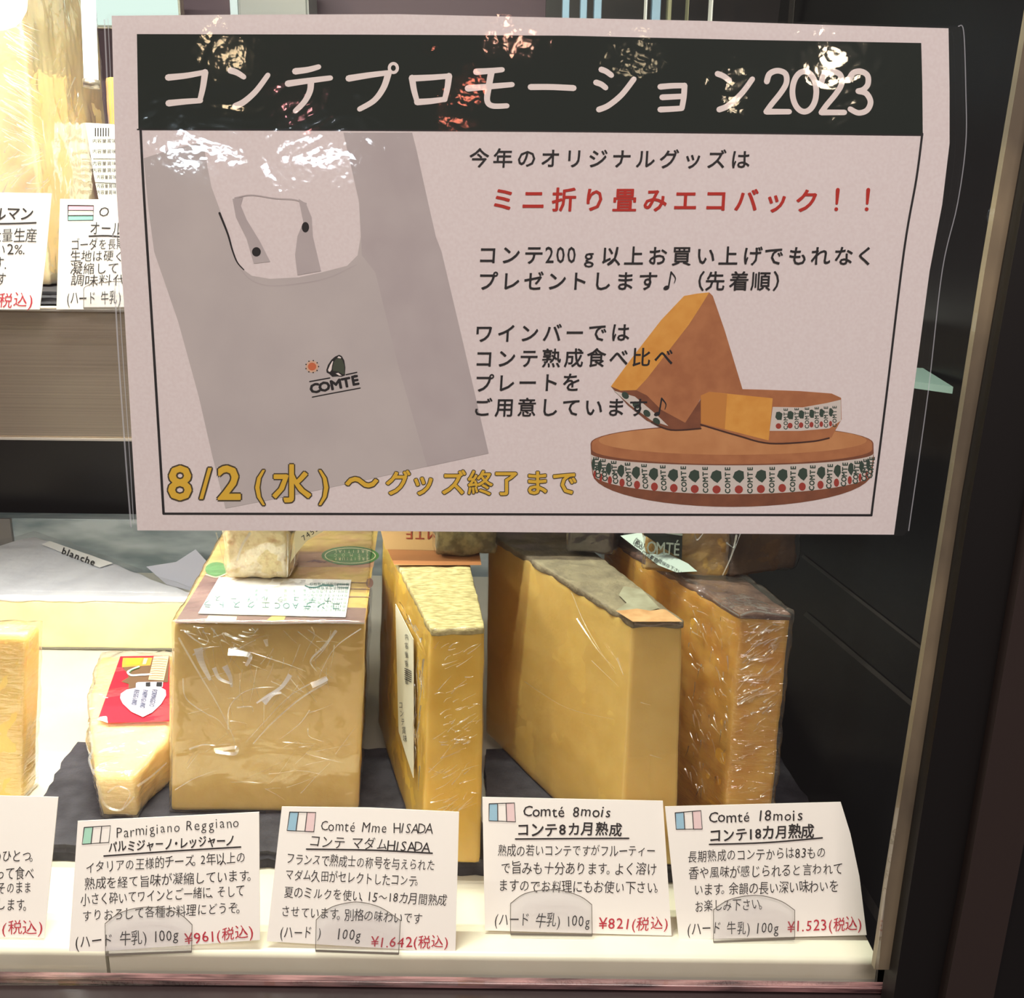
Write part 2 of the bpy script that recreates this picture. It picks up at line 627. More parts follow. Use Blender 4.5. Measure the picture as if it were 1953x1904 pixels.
# ================================================================== upper shelf
SH_Y = 0.15
sh_top = PY(120, 594, SH_Y).z
sh_bot = PY(120, 835, SH_Y).z
xr_sh = PY(1740, 720, SH_Y).x
sh = root('upper_shelf', (-0.2, SH_Y, sh_bot), 'upper shelf with a broad brushed steel front fascia', 'shelf')
box('fascia', -0.74, xr_sh, SH_Y, SH_Y + 0.004, sh_bot, sh_top, M_metal, sh, 0.0008)
box('shelf_board', -0.74, xr_sh, SH_Y + 0.0041, 0.50, sh_top - 0.012, sh_top - 0.0005, mat('shelf_board_white', srgb(205, 205, 205), 0.4), sh)
M_lip = mat('polished_lip', srgb(240, 232, 225), 0.25, metal=0.6)
box('top_lip', -0.74, xr_sh, SH_Y - 0.001, SH_Y + 0.004, sh_top + 0.0001, sh_top + 0.0014, M_lip, sh)
box('bottom_lip', -0.74, xr_sh, SH_Y - 0.001, SH_Y + 0.004, sh_bot - 0.0013, sh_bot - 0.0001, M_lip, sh)
# clear corner of the glass side plate seen past the poster's right edge
SP = Plane((0, SH_Y, 0), (0, -1, 0))
sheet('glass_end_plate', Plane((0, 0, sh_top - 0.02), (0, 0, 1)), [(1700, 700), (1760, 702), (1818, 738), (1700, 722)], 0.003,
      mat('greenish_glass_edge', srgb(140, 165, 160), 0.2, spec=0.8), sh)

# ================================================================== cheeses
def smoothed(o):
    return o


def cheese_mat(name, c1, c2, sss=0.35, rough=0.42, nscale=50, bump=0.15):
    return mat(name, c1, rough, sss=sss, sssr=(0.006, 0.0035, 0.001), col2=c2, nscale=nscale, bump=bump, bscale=350)


def wedge(name, rt, tf, tb, bf, zb, m, cut=0.006, amp=0.0006, bevel=0.0018, seed=1, ztop=None):
    """tf/tb: top front/back (left,right) pixels, bf: bottom front pixels (left,right) on height zb.
    Returns body object, top height, corner loops."""
    f0 = PZ(*bf[0], zb); f1 = PZ(*bf[1], zb)
    fy = (f0.y + f1.y) / 2
    if ztop is None:
        ztop = (PY(*tf[0], fy).z + PY(*tf[1], fy).z) / 2
    T = [PZ(*tf[0], ztop), PZ(*tf[1], ztop), PZ(*tb[1], ztop), PZ(*tb[0], ztop)]
    B = [f0, f1, Vector((T[2].x + (f1.x - T[1].x), T[2].y + (f1.y - T[1].y), zb)), Vector((T[3].x + (f0.x - T[0].x), T[3].y + (f0.y - T[0].y), zb))]
    bm = rough_up(loft(B, T), bevel, 2, cut, amp, 45, seed, amp * 0.4, 260)
    o = bm_obj(name, bm, m, rt, True)
    return o, ztop, T, B


def grow(loop, d, dz=0.0):
    c = sum(loop, Vector()) / len(loop)
    out = []
    for p in loop:
        v = (p - c); v.z = 0
        out.append(p + v.normalized() * d + Vector((0, 0, dz)))
    return out


def film_over(name, T, B, rt, m, d=0.0008, amp=0.0009, sc=90, seed=3, cut=0.004):
    bm = rough_up(loft(grow(B, d, 0.0004), grow(T, d, d * 1.6)), 0.0016, 2, cut, amp, sc, seed, amp * 0.5, 240)
    return bm_obj(name, bm, m, rt, True)


SL_Z = 0.010   # slate top
M_film_a = film_mat('cling_film_fine', 1.5, 0.12, bump=0.9, bscale=70, stretch=((1, 1, 5), (0.5, 0.6, 0.2)), milk=0.04, boost=3.0,
                    milkcol=(0.8, 0.78, 0.74))
M_film_b = film_mat('cling_film_crumpled', 1.5, 0.10, bump=0.8, bscale=26, stretch=((1, 1, 1.6), (0.7, 0.3, 0.5)), milk=0.03, boost=2.6,
                    milkcol=(0.8, 0.8, 0.85))
M_film_t = film_mat('cling_film_taut', 1.5, 0.10, bump=0.25, bscale=40, milk=0.01, boost=0.9)
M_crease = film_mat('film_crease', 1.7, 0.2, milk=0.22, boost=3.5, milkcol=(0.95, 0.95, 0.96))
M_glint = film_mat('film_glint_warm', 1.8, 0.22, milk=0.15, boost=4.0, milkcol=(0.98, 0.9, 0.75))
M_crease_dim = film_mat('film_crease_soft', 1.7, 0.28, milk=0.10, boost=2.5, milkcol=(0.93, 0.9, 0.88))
M_fold_sheen = film_mat('film_fold_sheen', 1.8, 0.3, milk=0.34, boost=3.0, milkcol=(0.80, 0.82, 0.97))  # milky blue colour paints the film's sheen into the folds


def creases(parent, surf, items, name='film_creases', m=None):
    p = Print(surf)
    for it in items:
        pts, wd = it[0], it[1]
        p.stroke(pts, wd, lift=0.0027, cap=False, w2=(it[2] if len(it) > 2 else wd * 0.3), tilt=random.uniform(0.35, 0.9))
    o = p.build(name, m or M_crease, parent)
    o['kind'] = 'stuff'
    return o


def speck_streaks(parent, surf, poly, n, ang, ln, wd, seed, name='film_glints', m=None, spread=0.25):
    """short wrinkle ridges, glints painted in with a pale milky colour, scattered inside a pixel polygon"""
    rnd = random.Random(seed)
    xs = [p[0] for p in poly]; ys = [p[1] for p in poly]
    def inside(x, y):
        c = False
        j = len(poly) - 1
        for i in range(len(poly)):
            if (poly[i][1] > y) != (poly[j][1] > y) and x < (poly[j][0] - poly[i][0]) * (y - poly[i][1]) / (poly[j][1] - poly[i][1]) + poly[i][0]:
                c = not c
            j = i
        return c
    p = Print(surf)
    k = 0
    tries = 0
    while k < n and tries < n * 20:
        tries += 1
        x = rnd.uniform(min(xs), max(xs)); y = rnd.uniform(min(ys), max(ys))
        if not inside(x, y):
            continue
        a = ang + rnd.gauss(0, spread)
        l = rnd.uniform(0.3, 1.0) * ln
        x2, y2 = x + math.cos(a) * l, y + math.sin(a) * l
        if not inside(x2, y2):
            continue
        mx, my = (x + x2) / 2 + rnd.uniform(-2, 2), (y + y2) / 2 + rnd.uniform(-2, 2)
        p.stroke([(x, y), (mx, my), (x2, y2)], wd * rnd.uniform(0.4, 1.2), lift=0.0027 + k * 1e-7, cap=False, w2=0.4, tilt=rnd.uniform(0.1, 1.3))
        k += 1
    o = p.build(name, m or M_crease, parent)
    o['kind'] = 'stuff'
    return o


# ---- slate boards
def slate(pts_px, z0, th, label, seed):
    pts = []
    n = len(pts_px)
    rnd = random.Random(seed)
    for i in range(n):
        a = PZ(*pts_px[i], z0 + th); c = PZ(*pts_px[(i + 1) % n], z0 + th)
        L = (c - a).length
        k = max(2, int(L / 0.006))
        for j in range(k):
            q = a.lerp(c, j / k)
            q.x += rnd.uniform(-1, 1) * 0.0009
            q.y += rnd.uniform(-1, 1) * 0.0009
            pts.append(q)
    rt = root('slate_board', (sum(p.x for p in pts) / len(pts), sum(p.y for p in pts) / len(pts), z0), label, 'slate board')
    c0 = sum(pts, Vector()) / len(pts)
    layers = [(0.0, 0.0), (0.45, -0.0012), (0.55, 0.0006), (0.8, -0.0009), (1.0, 0.0)]
    bm = bmesh.new()
    rings = []
    for h, d in layers:
        rg = []
        for p in pts:
            v = (p - c0).normalized()
            q = p + v * (d + rnd.uniform(-1, 1) * 0.0005) * (0 if h == 1.0 else 1)
            q.z = z0 + 0.0004 + (th - 0.0004) * h + (rnd.uniform(-1, 1) * 0.0006 if 0 < h < 1 else 0)
            rg.append(bm.verts.new(q))
        rings.append(rg)
    m = len(pts)
    for r in range(len(rings) - 1):
        for i in range(m):
            bm.faces.new((rings[r][i], rings[r][(i + 1) % m], rings[r + 1][(i + 1) % m], rings[r + 1][i]))
    bm.faces.new(rings[0][::-1]); bm.faces.new(rings[-1])
    bm_obj('slate_plate', bm, M_slate, rt)
    return rt


slate([(10, 1600), (88, 1512), (118, 1455), (150, 1415), (325, 1413), (700, 1428), (900, 1428), (930, 1640), (600, 1628), (300, 1618), (100, 1612)], 0.0, SL_Z,
      'large black slate board under the parmesan and the square-fronted cheese', 1)
slate([(935, 1640), (925, 1430), (1050, 1428), (1478, 1428), (1545, 1530), (1600, 1655), (1250, 1655)], 0.0, SL_Z,
      'black slate board under the two right-hand upright wedges', 2)

# ---- cheese 1: broad block
M_ch1 = cheese_mat('amber_cheese', srgb(220, 188, 112), srgb(212, 178, 98), nscale=120)
c1 = root('cheese_block', PZ(500, 1548, SL_Z), 'broad square-fronted amber cheese block with a white label on top', 'cheese')
o, zt1, T1, B1 = wedge('cheese_body', c1, ((331, 1190), (697, 1190)), ((432, 1008), (712, 1008)), ((325, 1548), (684, 1550)), SL_Z + 0.0003, M_ch1, amp=0.0004, bevel=0.003)
TOP1 = Plane((0, 0, zt1), (0, 0, 1))
FR1 = Plane((B1[0] + B1[1]) / 2, (B1[1] - B1[0]).cross(T1[0] - B1[0]))
M_rp_y = mat('rind_print_yellow', srgb(205, 180, 100), 0.6, col2=srgb(190, 150, 95), nscale=60)
M_rp_p = mat('rind_print_plum', srgb(120, 88, 84), 0.6, col2=srgb(135, 105, 95), nscale=60)
M_rp_g = mat('rind_print_green', srgb(78, 128, 70), 0.6)
M_rp_w = mat('rind_print_cream', srgb(225, 215, 175), 0.6)
p = Print(TOP1)
p.poly([(333, 1188), (696, 1188), (721, 1010), (431, 1010)], 0.0009, 0)
p.poly([(333, 1188), (696, 1188), (699, 1160), (380, 1150), (352, 1158)], 0.0010, 1)
p.poly([(352, 1158), (395, 1090), (430, 1090), (385, 1160)], 0.0011, 1)
p.poly([(560, 1082), (712, 1082), (716, 1055), (572, 1052)], 0.0010, 4)
p.poly([(390, 1186), (450, 1186), (452, 1176), (398, 1174)], 0.0012, 3)
p.poly([(505, 1186), (540, 1186), (545, 1176), (520, 1174)], 0.0012, 0)
p.disc(668, 1060, 55, 18, 0.0013, 2, 28)
p.disc(668, 1060, 49, 15, 0.00135, 3, 28); p.disc(668, 1060, 47, 14, 0.0014, 2, 28)
for k, tx in enumerate(['LAITIERE', 'COMTE', 'FRUITIERE']):
    p.row(tx, 640, 700, 1052 + k * 7, 1052 + k * 7, 8, lift=0.0016, mi=3, ang=math.pi)
p.disc(413, 1086, 22, 14, 0.0013, 2); p.stroke([(393, 1096), (413, 1101), (432, 1094)], 2, lift=0.0014, mi=3)
p.disc(705, 1112, 7, 9, 0.0014, 1)
for y in (1112, 1124, 1139):
    p.stroke([(640, y + 1), (668, y - 1), (706, y)], 1.1, lift=0.0013, mi=1)
for i in range(9):
    x = random.uniform(580, 700)
    p.stroke([(x, 1072), (x + 12, 1070 + random.uniform(-2, 2)), (x + 25, 1073)], 1.5, lift=0.0013, mi=1)
p.build('printed_rind', [M_rp_y, M_rp_p, M_rp_g, M_rp_w, mat('rind_print_tan', srgb(176, 140, 110), 0.6)], c1)
lab = Print(TOP1)
M_label = mat('white_label', srgb(246, 246, 244), 0.5)
M_lblink = mat('label_ink', srgb(70, 110, 105), 0.6)
LQ = [(378, 1170), (659, 1177), (670, 1106), (418, 1101)]
lb = sheet('price_label', TOP1, LQ, 0.0003, M_label, c1, 0.0018)
lab.fit('コンテAOCエクストラ', 655, 1163, 382, 1158, 16, lift=0.0021, jit=0.0)
lab.fit('ナチュラルチーズ', 640, 1150, 400, 1146, 13, lift=0.0021, jit=0.0)
for k in range(8):
    y = 1117 + k * 7
    lab.fit('原材料名生乳食塩保存', 666 - k, y, 590 - k * 2, y, 6.5, lift=0.0021, jit=0.0)
for k in range(3):
    lab.fit('要冷蔵内容量', 590, 1130 + 8 * k, 480, 1129 + 8 * k, 6.5, lift=0.0021, jit=0.0)
lab.stroke([(582, 1117), (590, 1120), (604, 1120), (615, 1116)], 2.2, lift=0.0021)
lab.stroke([(615, 1116), (635, 1117)], 3, lift=0.0021)
lab.stroke([(643, 1114), (665, 1115), (664, 1121), (644, 1120), (643, 1114)], 1.4, lift=0.0021, smooth=False)
lab.build('label_lettering', M_lblink, lb)
film1 = film_over('cling_film', T1, B1, c1, M_film_b, d=0.0012, amp=0.0010, sc=55, seed=5)
cr = lambda L: [(300 + x / 2.959, 1000 + y / 2.959) for x, y in L]
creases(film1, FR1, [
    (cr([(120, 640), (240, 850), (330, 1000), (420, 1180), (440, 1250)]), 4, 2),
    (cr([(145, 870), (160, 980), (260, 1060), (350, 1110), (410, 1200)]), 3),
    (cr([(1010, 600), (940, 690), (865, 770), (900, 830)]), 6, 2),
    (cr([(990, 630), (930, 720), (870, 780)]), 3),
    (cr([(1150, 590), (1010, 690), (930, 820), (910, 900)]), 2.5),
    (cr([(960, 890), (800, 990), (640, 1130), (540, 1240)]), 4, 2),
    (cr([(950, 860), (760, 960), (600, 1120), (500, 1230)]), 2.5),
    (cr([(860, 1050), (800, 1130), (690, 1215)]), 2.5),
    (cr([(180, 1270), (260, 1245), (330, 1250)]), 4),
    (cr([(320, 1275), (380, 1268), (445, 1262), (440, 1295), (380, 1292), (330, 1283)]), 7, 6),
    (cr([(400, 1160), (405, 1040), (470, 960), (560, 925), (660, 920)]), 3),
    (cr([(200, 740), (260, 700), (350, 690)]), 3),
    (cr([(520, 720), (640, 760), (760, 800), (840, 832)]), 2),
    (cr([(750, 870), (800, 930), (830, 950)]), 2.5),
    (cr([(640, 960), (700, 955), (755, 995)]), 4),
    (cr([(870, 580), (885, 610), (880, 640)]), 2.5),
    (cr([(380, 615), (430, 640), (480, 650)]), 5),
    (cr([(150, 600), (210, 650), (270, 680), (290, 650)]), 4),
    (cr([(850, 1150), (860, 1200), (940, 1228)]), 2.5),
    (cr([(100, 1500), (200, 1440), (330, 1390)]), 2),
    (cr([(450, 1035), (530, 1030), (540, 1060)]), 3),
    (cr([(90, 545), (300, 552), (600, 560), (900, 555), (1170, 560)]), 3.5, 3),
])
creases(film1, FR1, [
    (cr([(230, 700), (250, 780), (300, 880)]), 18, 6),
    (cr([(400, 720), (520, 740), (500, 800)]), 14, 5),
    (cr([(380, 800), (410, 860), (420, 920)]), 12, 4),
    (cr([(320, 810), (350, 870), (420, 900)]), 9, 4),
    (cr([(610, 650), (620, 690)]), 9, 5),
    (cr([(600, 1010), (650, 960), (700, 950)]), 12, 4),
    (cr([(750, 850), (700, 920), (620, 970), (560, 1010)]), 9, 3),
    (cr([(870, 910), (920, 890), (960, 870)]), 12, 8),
], 'film_folds', M_fold_sheen)

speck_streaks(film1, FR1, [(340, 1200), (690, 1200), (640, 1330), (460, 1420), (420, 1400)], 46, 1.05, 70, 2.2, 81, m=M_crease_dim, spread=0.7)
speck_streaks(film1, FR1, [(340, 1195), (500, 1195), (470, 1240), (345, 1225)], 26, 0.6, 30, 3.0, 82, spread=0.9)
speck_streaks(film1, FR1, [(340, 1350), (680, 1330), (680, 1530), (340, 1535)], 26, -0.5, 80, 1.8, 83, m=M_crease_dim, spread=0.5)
# ---- cheese 2: narrow upright wedge
M_ch2 = cheese_mat('golden_cheese', srgb(228, 188, 84), srgb(220, 176, 68), nscale=90)
c2 = root('cheese_wedge', PZ(860, 1652, SL_Z), 'narrow golden upright cheese wedge with a white side label, beside the broad block', 'cheese')
o, zt2, T2, B2 = wedge('cheese_body', c2, ((822, 1204), (924, 1200)), ((730, 1024), (880, 1012)), ((803, 1645), (916, 1648)), SL_Z + 0.0003, M_ch2, amp=0.0005, bevel=0.0025, seed=4)
M_rind2 = mat('woven_tan_rind', srgb(168, 152, 100), 0.7, col2=srgb(222, 206, 150), nscale=210, bump=1.0, bscale=300, stretch=(1, 2.5, 1))
bm = rough_up(loft(grow(T2, 0.0004, -0.0025), grow(T2, 0.0002, 0.0012)), 0.0004, 1, 0.004, 0.0007, 150, 6)
bm_obj('rind', bm, M_rind2, c2, True)
TOP2 = Plane((0, 0, zt2 + 0.0022), (0, 0, 1))
p = Print(TOP2)
p.poly([(752, 1078), (918, 1078), (914, 1052), (738, 1040), (733, 1015), (905, 1015), (735, 1012), (742, 1055)][0:3] + [(735, 1040)], 0.0002, 0)
p.poly([(735, 1048), (914, 1052), (905, 1012), (726, 1012)], 0.0003, 1)
p.fit('COMTE', 880, 1030, 770, 1028, 26, lift=0.0006, mi=2, jit=0.0)
p.build('paper_band', [mat('orange_paper', srgb(205, 140, 85), 0.7), mat('pale_orange_paper', srgb(222, 180, 120), 0.7), mat('rust_ink', srgb(170, 70, 40), 0.7)], c2)
SD2 = Plane((T2[0] + T2[3]) / 2, (T2[3] - T2[0]).cross(T2[0] - B2[0]))
lb = sheet('side_label', SD2, [(754, 1152), (788, 1220), (788, 1484), (774, 1440), (760, 1395)], 0.0003, mat('side_label_paper', srgb(225, 222, 200), 0.6), c2, 0.0022)
p = Print(SD2)
for k, c in enumerate('内容量要冷蔵'):
    p.ch(c, 775, 1215 + k * 17, 13, lift=0.0026, sx=0.5, shear=-0.3)
for k, c in enumerate('コンテ賞味'):
    p.ch(c, 764 + k * 2, 1345 + k * 16, 15, lift=0.0026, sx=0.5)
for k in range(6):
    p.stroke([(772, 1275 + k * 4), (784, 1281 + k * 4)], 1.6, lift=0.0026)
p.build('label_lettering', M_ink, lb)
film2 = film_over('cling_film', T2, B2, c2, M_film_t, d=0.0009, amp=0.0006, sc=80, seed=8)
FR2 = Plane((B2[0] + B2[1]) / 2, (B2[1] - B2[0]).cross(T2[0] - B2[0]))
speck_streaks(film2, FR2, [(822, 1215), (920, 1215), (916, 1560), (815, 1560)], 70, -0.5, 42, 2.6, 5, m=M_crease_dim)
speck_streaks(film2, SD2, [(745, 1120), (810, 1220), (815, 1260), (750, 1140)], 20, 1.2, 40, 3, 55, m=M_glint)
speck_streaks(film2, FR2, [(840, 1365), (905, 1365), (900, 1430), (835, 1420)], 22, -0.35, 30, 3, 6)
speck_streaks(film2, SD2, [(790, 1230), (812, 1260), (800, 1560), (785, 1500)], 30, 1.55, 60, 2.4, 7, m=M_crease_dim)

# ---- cheese 3: large pale wedge, cut face to the left
M_ch3 = cheese_mat('pale_cheese', srgb(224, 190, 112), srgb(218, 182, 102), nscale=80)
c3 = root('cheese_wedge', PZ(1240, 1650, SL_Z), 'large pale yellow cheese wedge with a brown rind, behind the 8 month card', 'cheese')
o, zt3, T3, B3 = wedge('cheese_body', c3, ((1206, 1188), (1303, 1188)), ((930, 1020), (1075, 1012)), ((1181, 1652), (1290, 1652)), SL_Z + 0.0003, M_ch3, amp=0.0005, bevel=0.002, seed=9)
M_rind3 = mat('grey_brown_rind', srgb(120, 108, 88), 0.8, col2=srgb(150, 138, 112), nscale=70, bump=1.0, bscale=300)
bm = rough_up(loft(grow(T3, 0.0004, -0.0025), grow(T3, 0.0003, 0.0012)), 0.0004, 1, 0.004, 0.0009, 120, 3)
bm_obj('rind', bm, M_rind3, c3, True)
TOP3 = Plane((0, 0, zt3 + 0.0018), (0, 0, 1))
p = Print(TOP3)
p.poly([(1207, 1186), (1302, 1186), (1270, 1163), (1262, 1162), (1240, 1165), (1215, 1161), (1190, 1164), (1174, 1165)], 0.0006, 0)
p.poly([(1174, 1165), (1190, 1164), (1215, 1161), (1240, 1165), (1258, 1160), (1225, 1125), (1190, 1118), (1180, 1135), (1195, 1150)], 0.0005, 1)
p.build('paper_band', [mat('orange_rind_band', srgb(205, 162, 116), 0.7, col2=srgb(186, 138, 92), nscale=150), mat('grey_rind_patch', srgb(165, 162, 140), 0.7, col2=srgb(140, 134, 112), nscale=90)], c3)
film3 = film_over('cling_film', T3, B3, c3, M_film_t, d=0.0009, amp=0.0005, sc=40, seed=11, cut=0.006)
SD3 = Plane((T3[0] + T3[3]) / 2, (T3[3] - T3[0]).cross(T3[0] - B3[0]))
FR3 = Plane((B3[0] + B3[1]) / 2, (B3[1] - B3[0]).cross(T3[0] - B3[0]))
creases(film3, SD3, [([(1090, 1130), (1115, 1190), (1150, 1250), (1175, 1285)], 1.6), ([(1100, 1180), (1140, 1240), (1172, 1275)], 2.4),
                     ([(1177, 1255), (1189, 1288)], 4), ([(1128, 1260), (1180, 1310)], 1.2), ([(1000, 1300), (1080, 1350), (1170, 1372)], 1.2)], m=M_crease_dim)
creases(film3, FR3, [([(1210, 1190), (1240, 1194), (1270, 1190), (1302, 1193)], 4, 3), ([(1222, 1340), (1240, 1345)], 1.6), ([(1240, 1440), (1262, 1447)], 1.6)], name='film_edge', m=M_crease_dim)

# ---- cheese 4: wrapped wedge at the right
M_ch4 = cheese_mat('deep_amber_cheese', srgb(224, 176, 80), srgb(206, 146, 52), nscale=70)
c4 = root('cheese_wedge', PZ(1420, 1650, SL_Z), 'deep amber wedge in crinkled cling film, rightmost of the upright cheeses', 'cheese')
o, zt4, T4, B4 = wedge('cheese_body', c4, ((1410, 1173), (1508, 1176)), ((1150, 1025), (1310, 1020)), ((1376, 1652), (1463, 1652)), SL_Z + 0.0003, M_ch4, amp=0.0009, bevel=0.0025, seed=14)
M_rind4 = mat('plum_brown_rind', srgb(92, 66, 62), 0.6, col2=srgb(128, 96, 80), nscale=80, bump=1.0, bscale=260)
bm = rough_up(loft(grow(T4, 0.0003, -0.002), grow(T4, 0.0002, 0.0010)), 0.0004, 1, 0.004, 0.0009, 120, 13)
bm_obj('rind', bm, M_rind4, c4, True)
film4 = film_over('cling_film', T4, B4, c4, M_film_a, d=0.0026, amp=0.0010, sc=110, seed=17, cut=0.0035)
FR4 = Plane((B4[0] + B4[1]) / 2, (B4[1] - B4[0]).cross(T4[0] - B4[0]))
SD4 = Plane((T4[0] + T4[3]) / 2, (T4[3] - T4[0]).cross(T4[0] - B4[0]))
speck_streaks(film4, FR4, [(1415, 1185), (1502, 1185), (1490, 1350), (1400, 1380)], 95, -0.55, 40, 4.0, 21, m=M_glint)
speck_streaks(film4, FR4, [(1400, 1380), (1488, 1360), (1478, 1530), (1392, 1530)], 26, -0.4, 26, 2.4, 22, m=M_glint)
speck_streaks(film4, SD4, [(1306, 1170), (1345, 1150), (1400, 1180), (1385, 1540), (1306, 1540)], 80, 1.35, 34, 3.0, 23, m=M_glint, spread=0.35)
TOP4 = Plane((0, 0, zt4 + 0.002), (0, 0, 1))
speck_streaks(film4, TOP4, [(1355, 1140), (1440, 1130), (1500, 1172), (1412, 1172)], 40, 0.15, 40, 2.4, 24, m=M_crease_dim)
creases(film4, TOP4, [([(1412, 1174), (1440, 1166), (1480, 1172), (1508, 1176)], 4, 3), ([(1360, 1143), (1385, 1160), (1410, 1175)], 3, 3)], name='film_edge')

# ---- leftmost wedge
M_ch5 = cheese_mat('butter_cheese', srgb(248, 216, 132), srgb(240, 200, 108), nscale=30)
c5 = root('cheese_wedge', PZ(0, 1520, 0), 'butter yellow wrapped wedge at the left edge of the frame', 'cheese')
o, zt5, T5, B5 = wedge('cheese_body', c5, ((-140, 1205), (48, 1214)), ((-120, 1185), (80, 1188)), ((-130, 1528), (40, 1530)), 0.0003, M_ch5, amp=0.0008, bevel=0.004, seed=19)
f5 = film_over('cling_film', T5, B5, c5, M_film_a, d=0.001, amp=0.0012, sc=90, seed=21)

# ---- parmesan
PM_Z = SL_Z + 0.0005
pm = root('parmesan_piece', PZ(240, 1560, PM_Z), 'pale parmesan piece with a red label, left of the broad cheese block', 'cheese')
fy = PZ(220, 1560, PM_Z).y
zf = PY(220, 1482, fy).z
zbk = zf + 0.014
def pmz(px, py):
    t = (1482 - py) / (1482 - 1250)
    # plane through front edge height zf and back height zbk
    return PMP(px, py)
pb = PZ(250, 1250, zbk)
PMP = Plane(PY(220, 1482, fy), Vector((1, 0, 0)).cross(pb - PY(250, 1482, fy)))
top_px = [(182, 1480), (252, 1484), (298, 1432), (322, 1408), (326, 1380), (330, 1250), (192, 1250), (172, 1330), (170, 1400)]
Tm = [PMP(x, y) for x, y in top_px]
Bm = []
for q, (dx, dy) in zip(Tm, [(0.001, 0), (0.001, 0), (-0.003, -0.001), (-0.001, -0.002), (0, 0), (0, 0), (0, 0), (0.002, 0), (0.002, 0)]):
    Bm.append(Vector((q.x + dx, q.y + dy, PM_Z)))
bm = rough_up(loft(Bm, Tm), 0.003, 2, 0.005, 0.0014, 60, 31, 0.0006, 250)
M_pm = cheese_mat('parmesan_paste', srgb(250, 222, 160), srgb(244, 208, 140), nscale=40, bump=0.5)
bm_obj('cheese_body', bm, M_pm, pm, True)
f = film_over('cling_film', Tm, Bm, pm, M_film_a, d=0.0016, amp=0.0018, sc=70, seed=33)
creases(f, PMP, [([(172, 1395), (176, 1430), (170, 1450), (180, 1478)], 5, 4), ([(178, 1470), (210, 1462), (250, 1468)], 3), ([(255, 1480), (285, 1450), (300, 1420)], 4)])
PMF = Plane(PY(220, 1482, fy) - Vector((0, 0.002, 0)), (0, -1, 0.1))
creases(f, PMF, [([(188, 1500), (200, 1535), (230, 1545), (256, 1520)], 6, 3), ([(205, 1512), (225, 1500), (248, 1512), (235, 1540)], 4), ([(262, 1500), (290, 1480), (318, 1455)], 5, 2),
                 ([(186, 1488), (189, 1520), (196, 1555)], 4)], name='film_folds', m=M_crease_dim)
rl = lambda L: [(160 + x / 10.578, 1220 + y / 10.578) for x, y in L]
red_q = rl([(735, 340), (1725, 325), (1725, 1645), (480, 1680), (465, 1560), (290, 1590)])
M_redlab = mat('red_label', srgb(226, 38, 56), 0.35)
lb = sheet('red_label', PMP, red_q, 0.0003, M_redlab, pm, 0.0030)
sheet('label_corner', PMP, rl([(270, 1610), (330, 1560), (440, 1545), (465, 1560), (480, 1680), (400, 1650)]), 0.0002, M_label, pm, 0.0033)
p = Print(PMP)
l0 = 0.0033
p.poly(rl([(790, 370), (1380, 365), (1340, 530), (860, 590), (770, 560), (775, 450)]), l0, 1)
p.poly(rl([(770, 560), (1340, 520), (1380, 365), (1725, 330), (1700, 860), (1060, 900), (1040, 980), (895, 985), (905, 900), (750, 850), (900, 760), (860, 660)]), l0, 2)
p.poly(rl([(850, 390), (1180, 380), (1120, 500), (850, 510)]), l0 + .0002, 3)
p.poly(rl([(1210, 380), (1290, 380), (1250, 500), (1180, 500)]), l0 + .0002, 5)
p.poly(rl([(1410, 340), (1715, 330), (1610, 830), (1300, 810)]), l0 + .0003, 5)
for k in range(9):
    p.stroke(rl([(1400 - k * 11, 400 + k * 48), (1520 - k * 11, 390 + k * 48), (1680 - k * 11, 405 + k * 48)]), 1.1, l0 + .0004, 4)
p.stroke(rl([(1110, 550), (980, 600), (880, 660), (960, 720), (1100, 715), (1350, 700)]), 3.2, l0 + .0004, 0)
p.stroke(rl([(1120, 560), (960, 620), (940, 660)]), 1.5, l0 + .0005, 6)
p.poly(rl([(1050, 880), (1090, 860), (1600, 850), (1590, 960), (1045, 970)]), l0 + .0004, 7)
p.poly(rl([(1250, 870), (1340, 860), (1340, 945), (1250, 945)]), l0 + .0006, 8)
p.poly(rl([(1470, 860), (1580, 858), (1570, 945), (1460, 945)]), l0 + .0006, 8)
p.poly(rl([(745, 1090), (860, 1010), (1060, 970), (1300, 960), (1560, 965), (1650, 1020), (1660, 1130), (1560, 1300), (1380, 1470), (1190, 1565), (960, 1460), (780, 1290), (730, 1180)]), l0 + .0005, 7)
p.build('label_print', [M_label, mat('orange_ink', srgb(240, 150, 60), 0.5), mat('olive_ink', srgb(110, 84, 60), 0.5), mat('yellow_ink', srgb(250, 215, 50), 0.5),
                        mat('rust_line', srgb(200, 120, 90), 0.5), mat('peach_ink', srgb(238, 196, 156), 0.5), M_rp_g,
                        mat('silver_ink', srgb(178, 178, 192), 0.5), M_ink], lb)
p = Print(PMP)
for txt, x, y0, y1 in (('FORMAGGIO', 1430, 1020, 1330), ('PARMIGIANO', 1240, 1030, 1360), ('REGGIANO', 1070, 1030, 1300)):
    for k, c in enumerate(txt):
        t = k / (len(txt) - 1)
        x_, y_ = rl([(x - 60 * t, y0 + (y1 - y0) * t)])[0]
        p.ch(c, x_, y_, 14, 0.01, lift=l0 + .0009, ang=math.pi / 2 + 0.15, sx=0.35)
p.build('label_lettering', mat('blue_grey_ink', srgb(70, 75, 105), 0.5), lb)

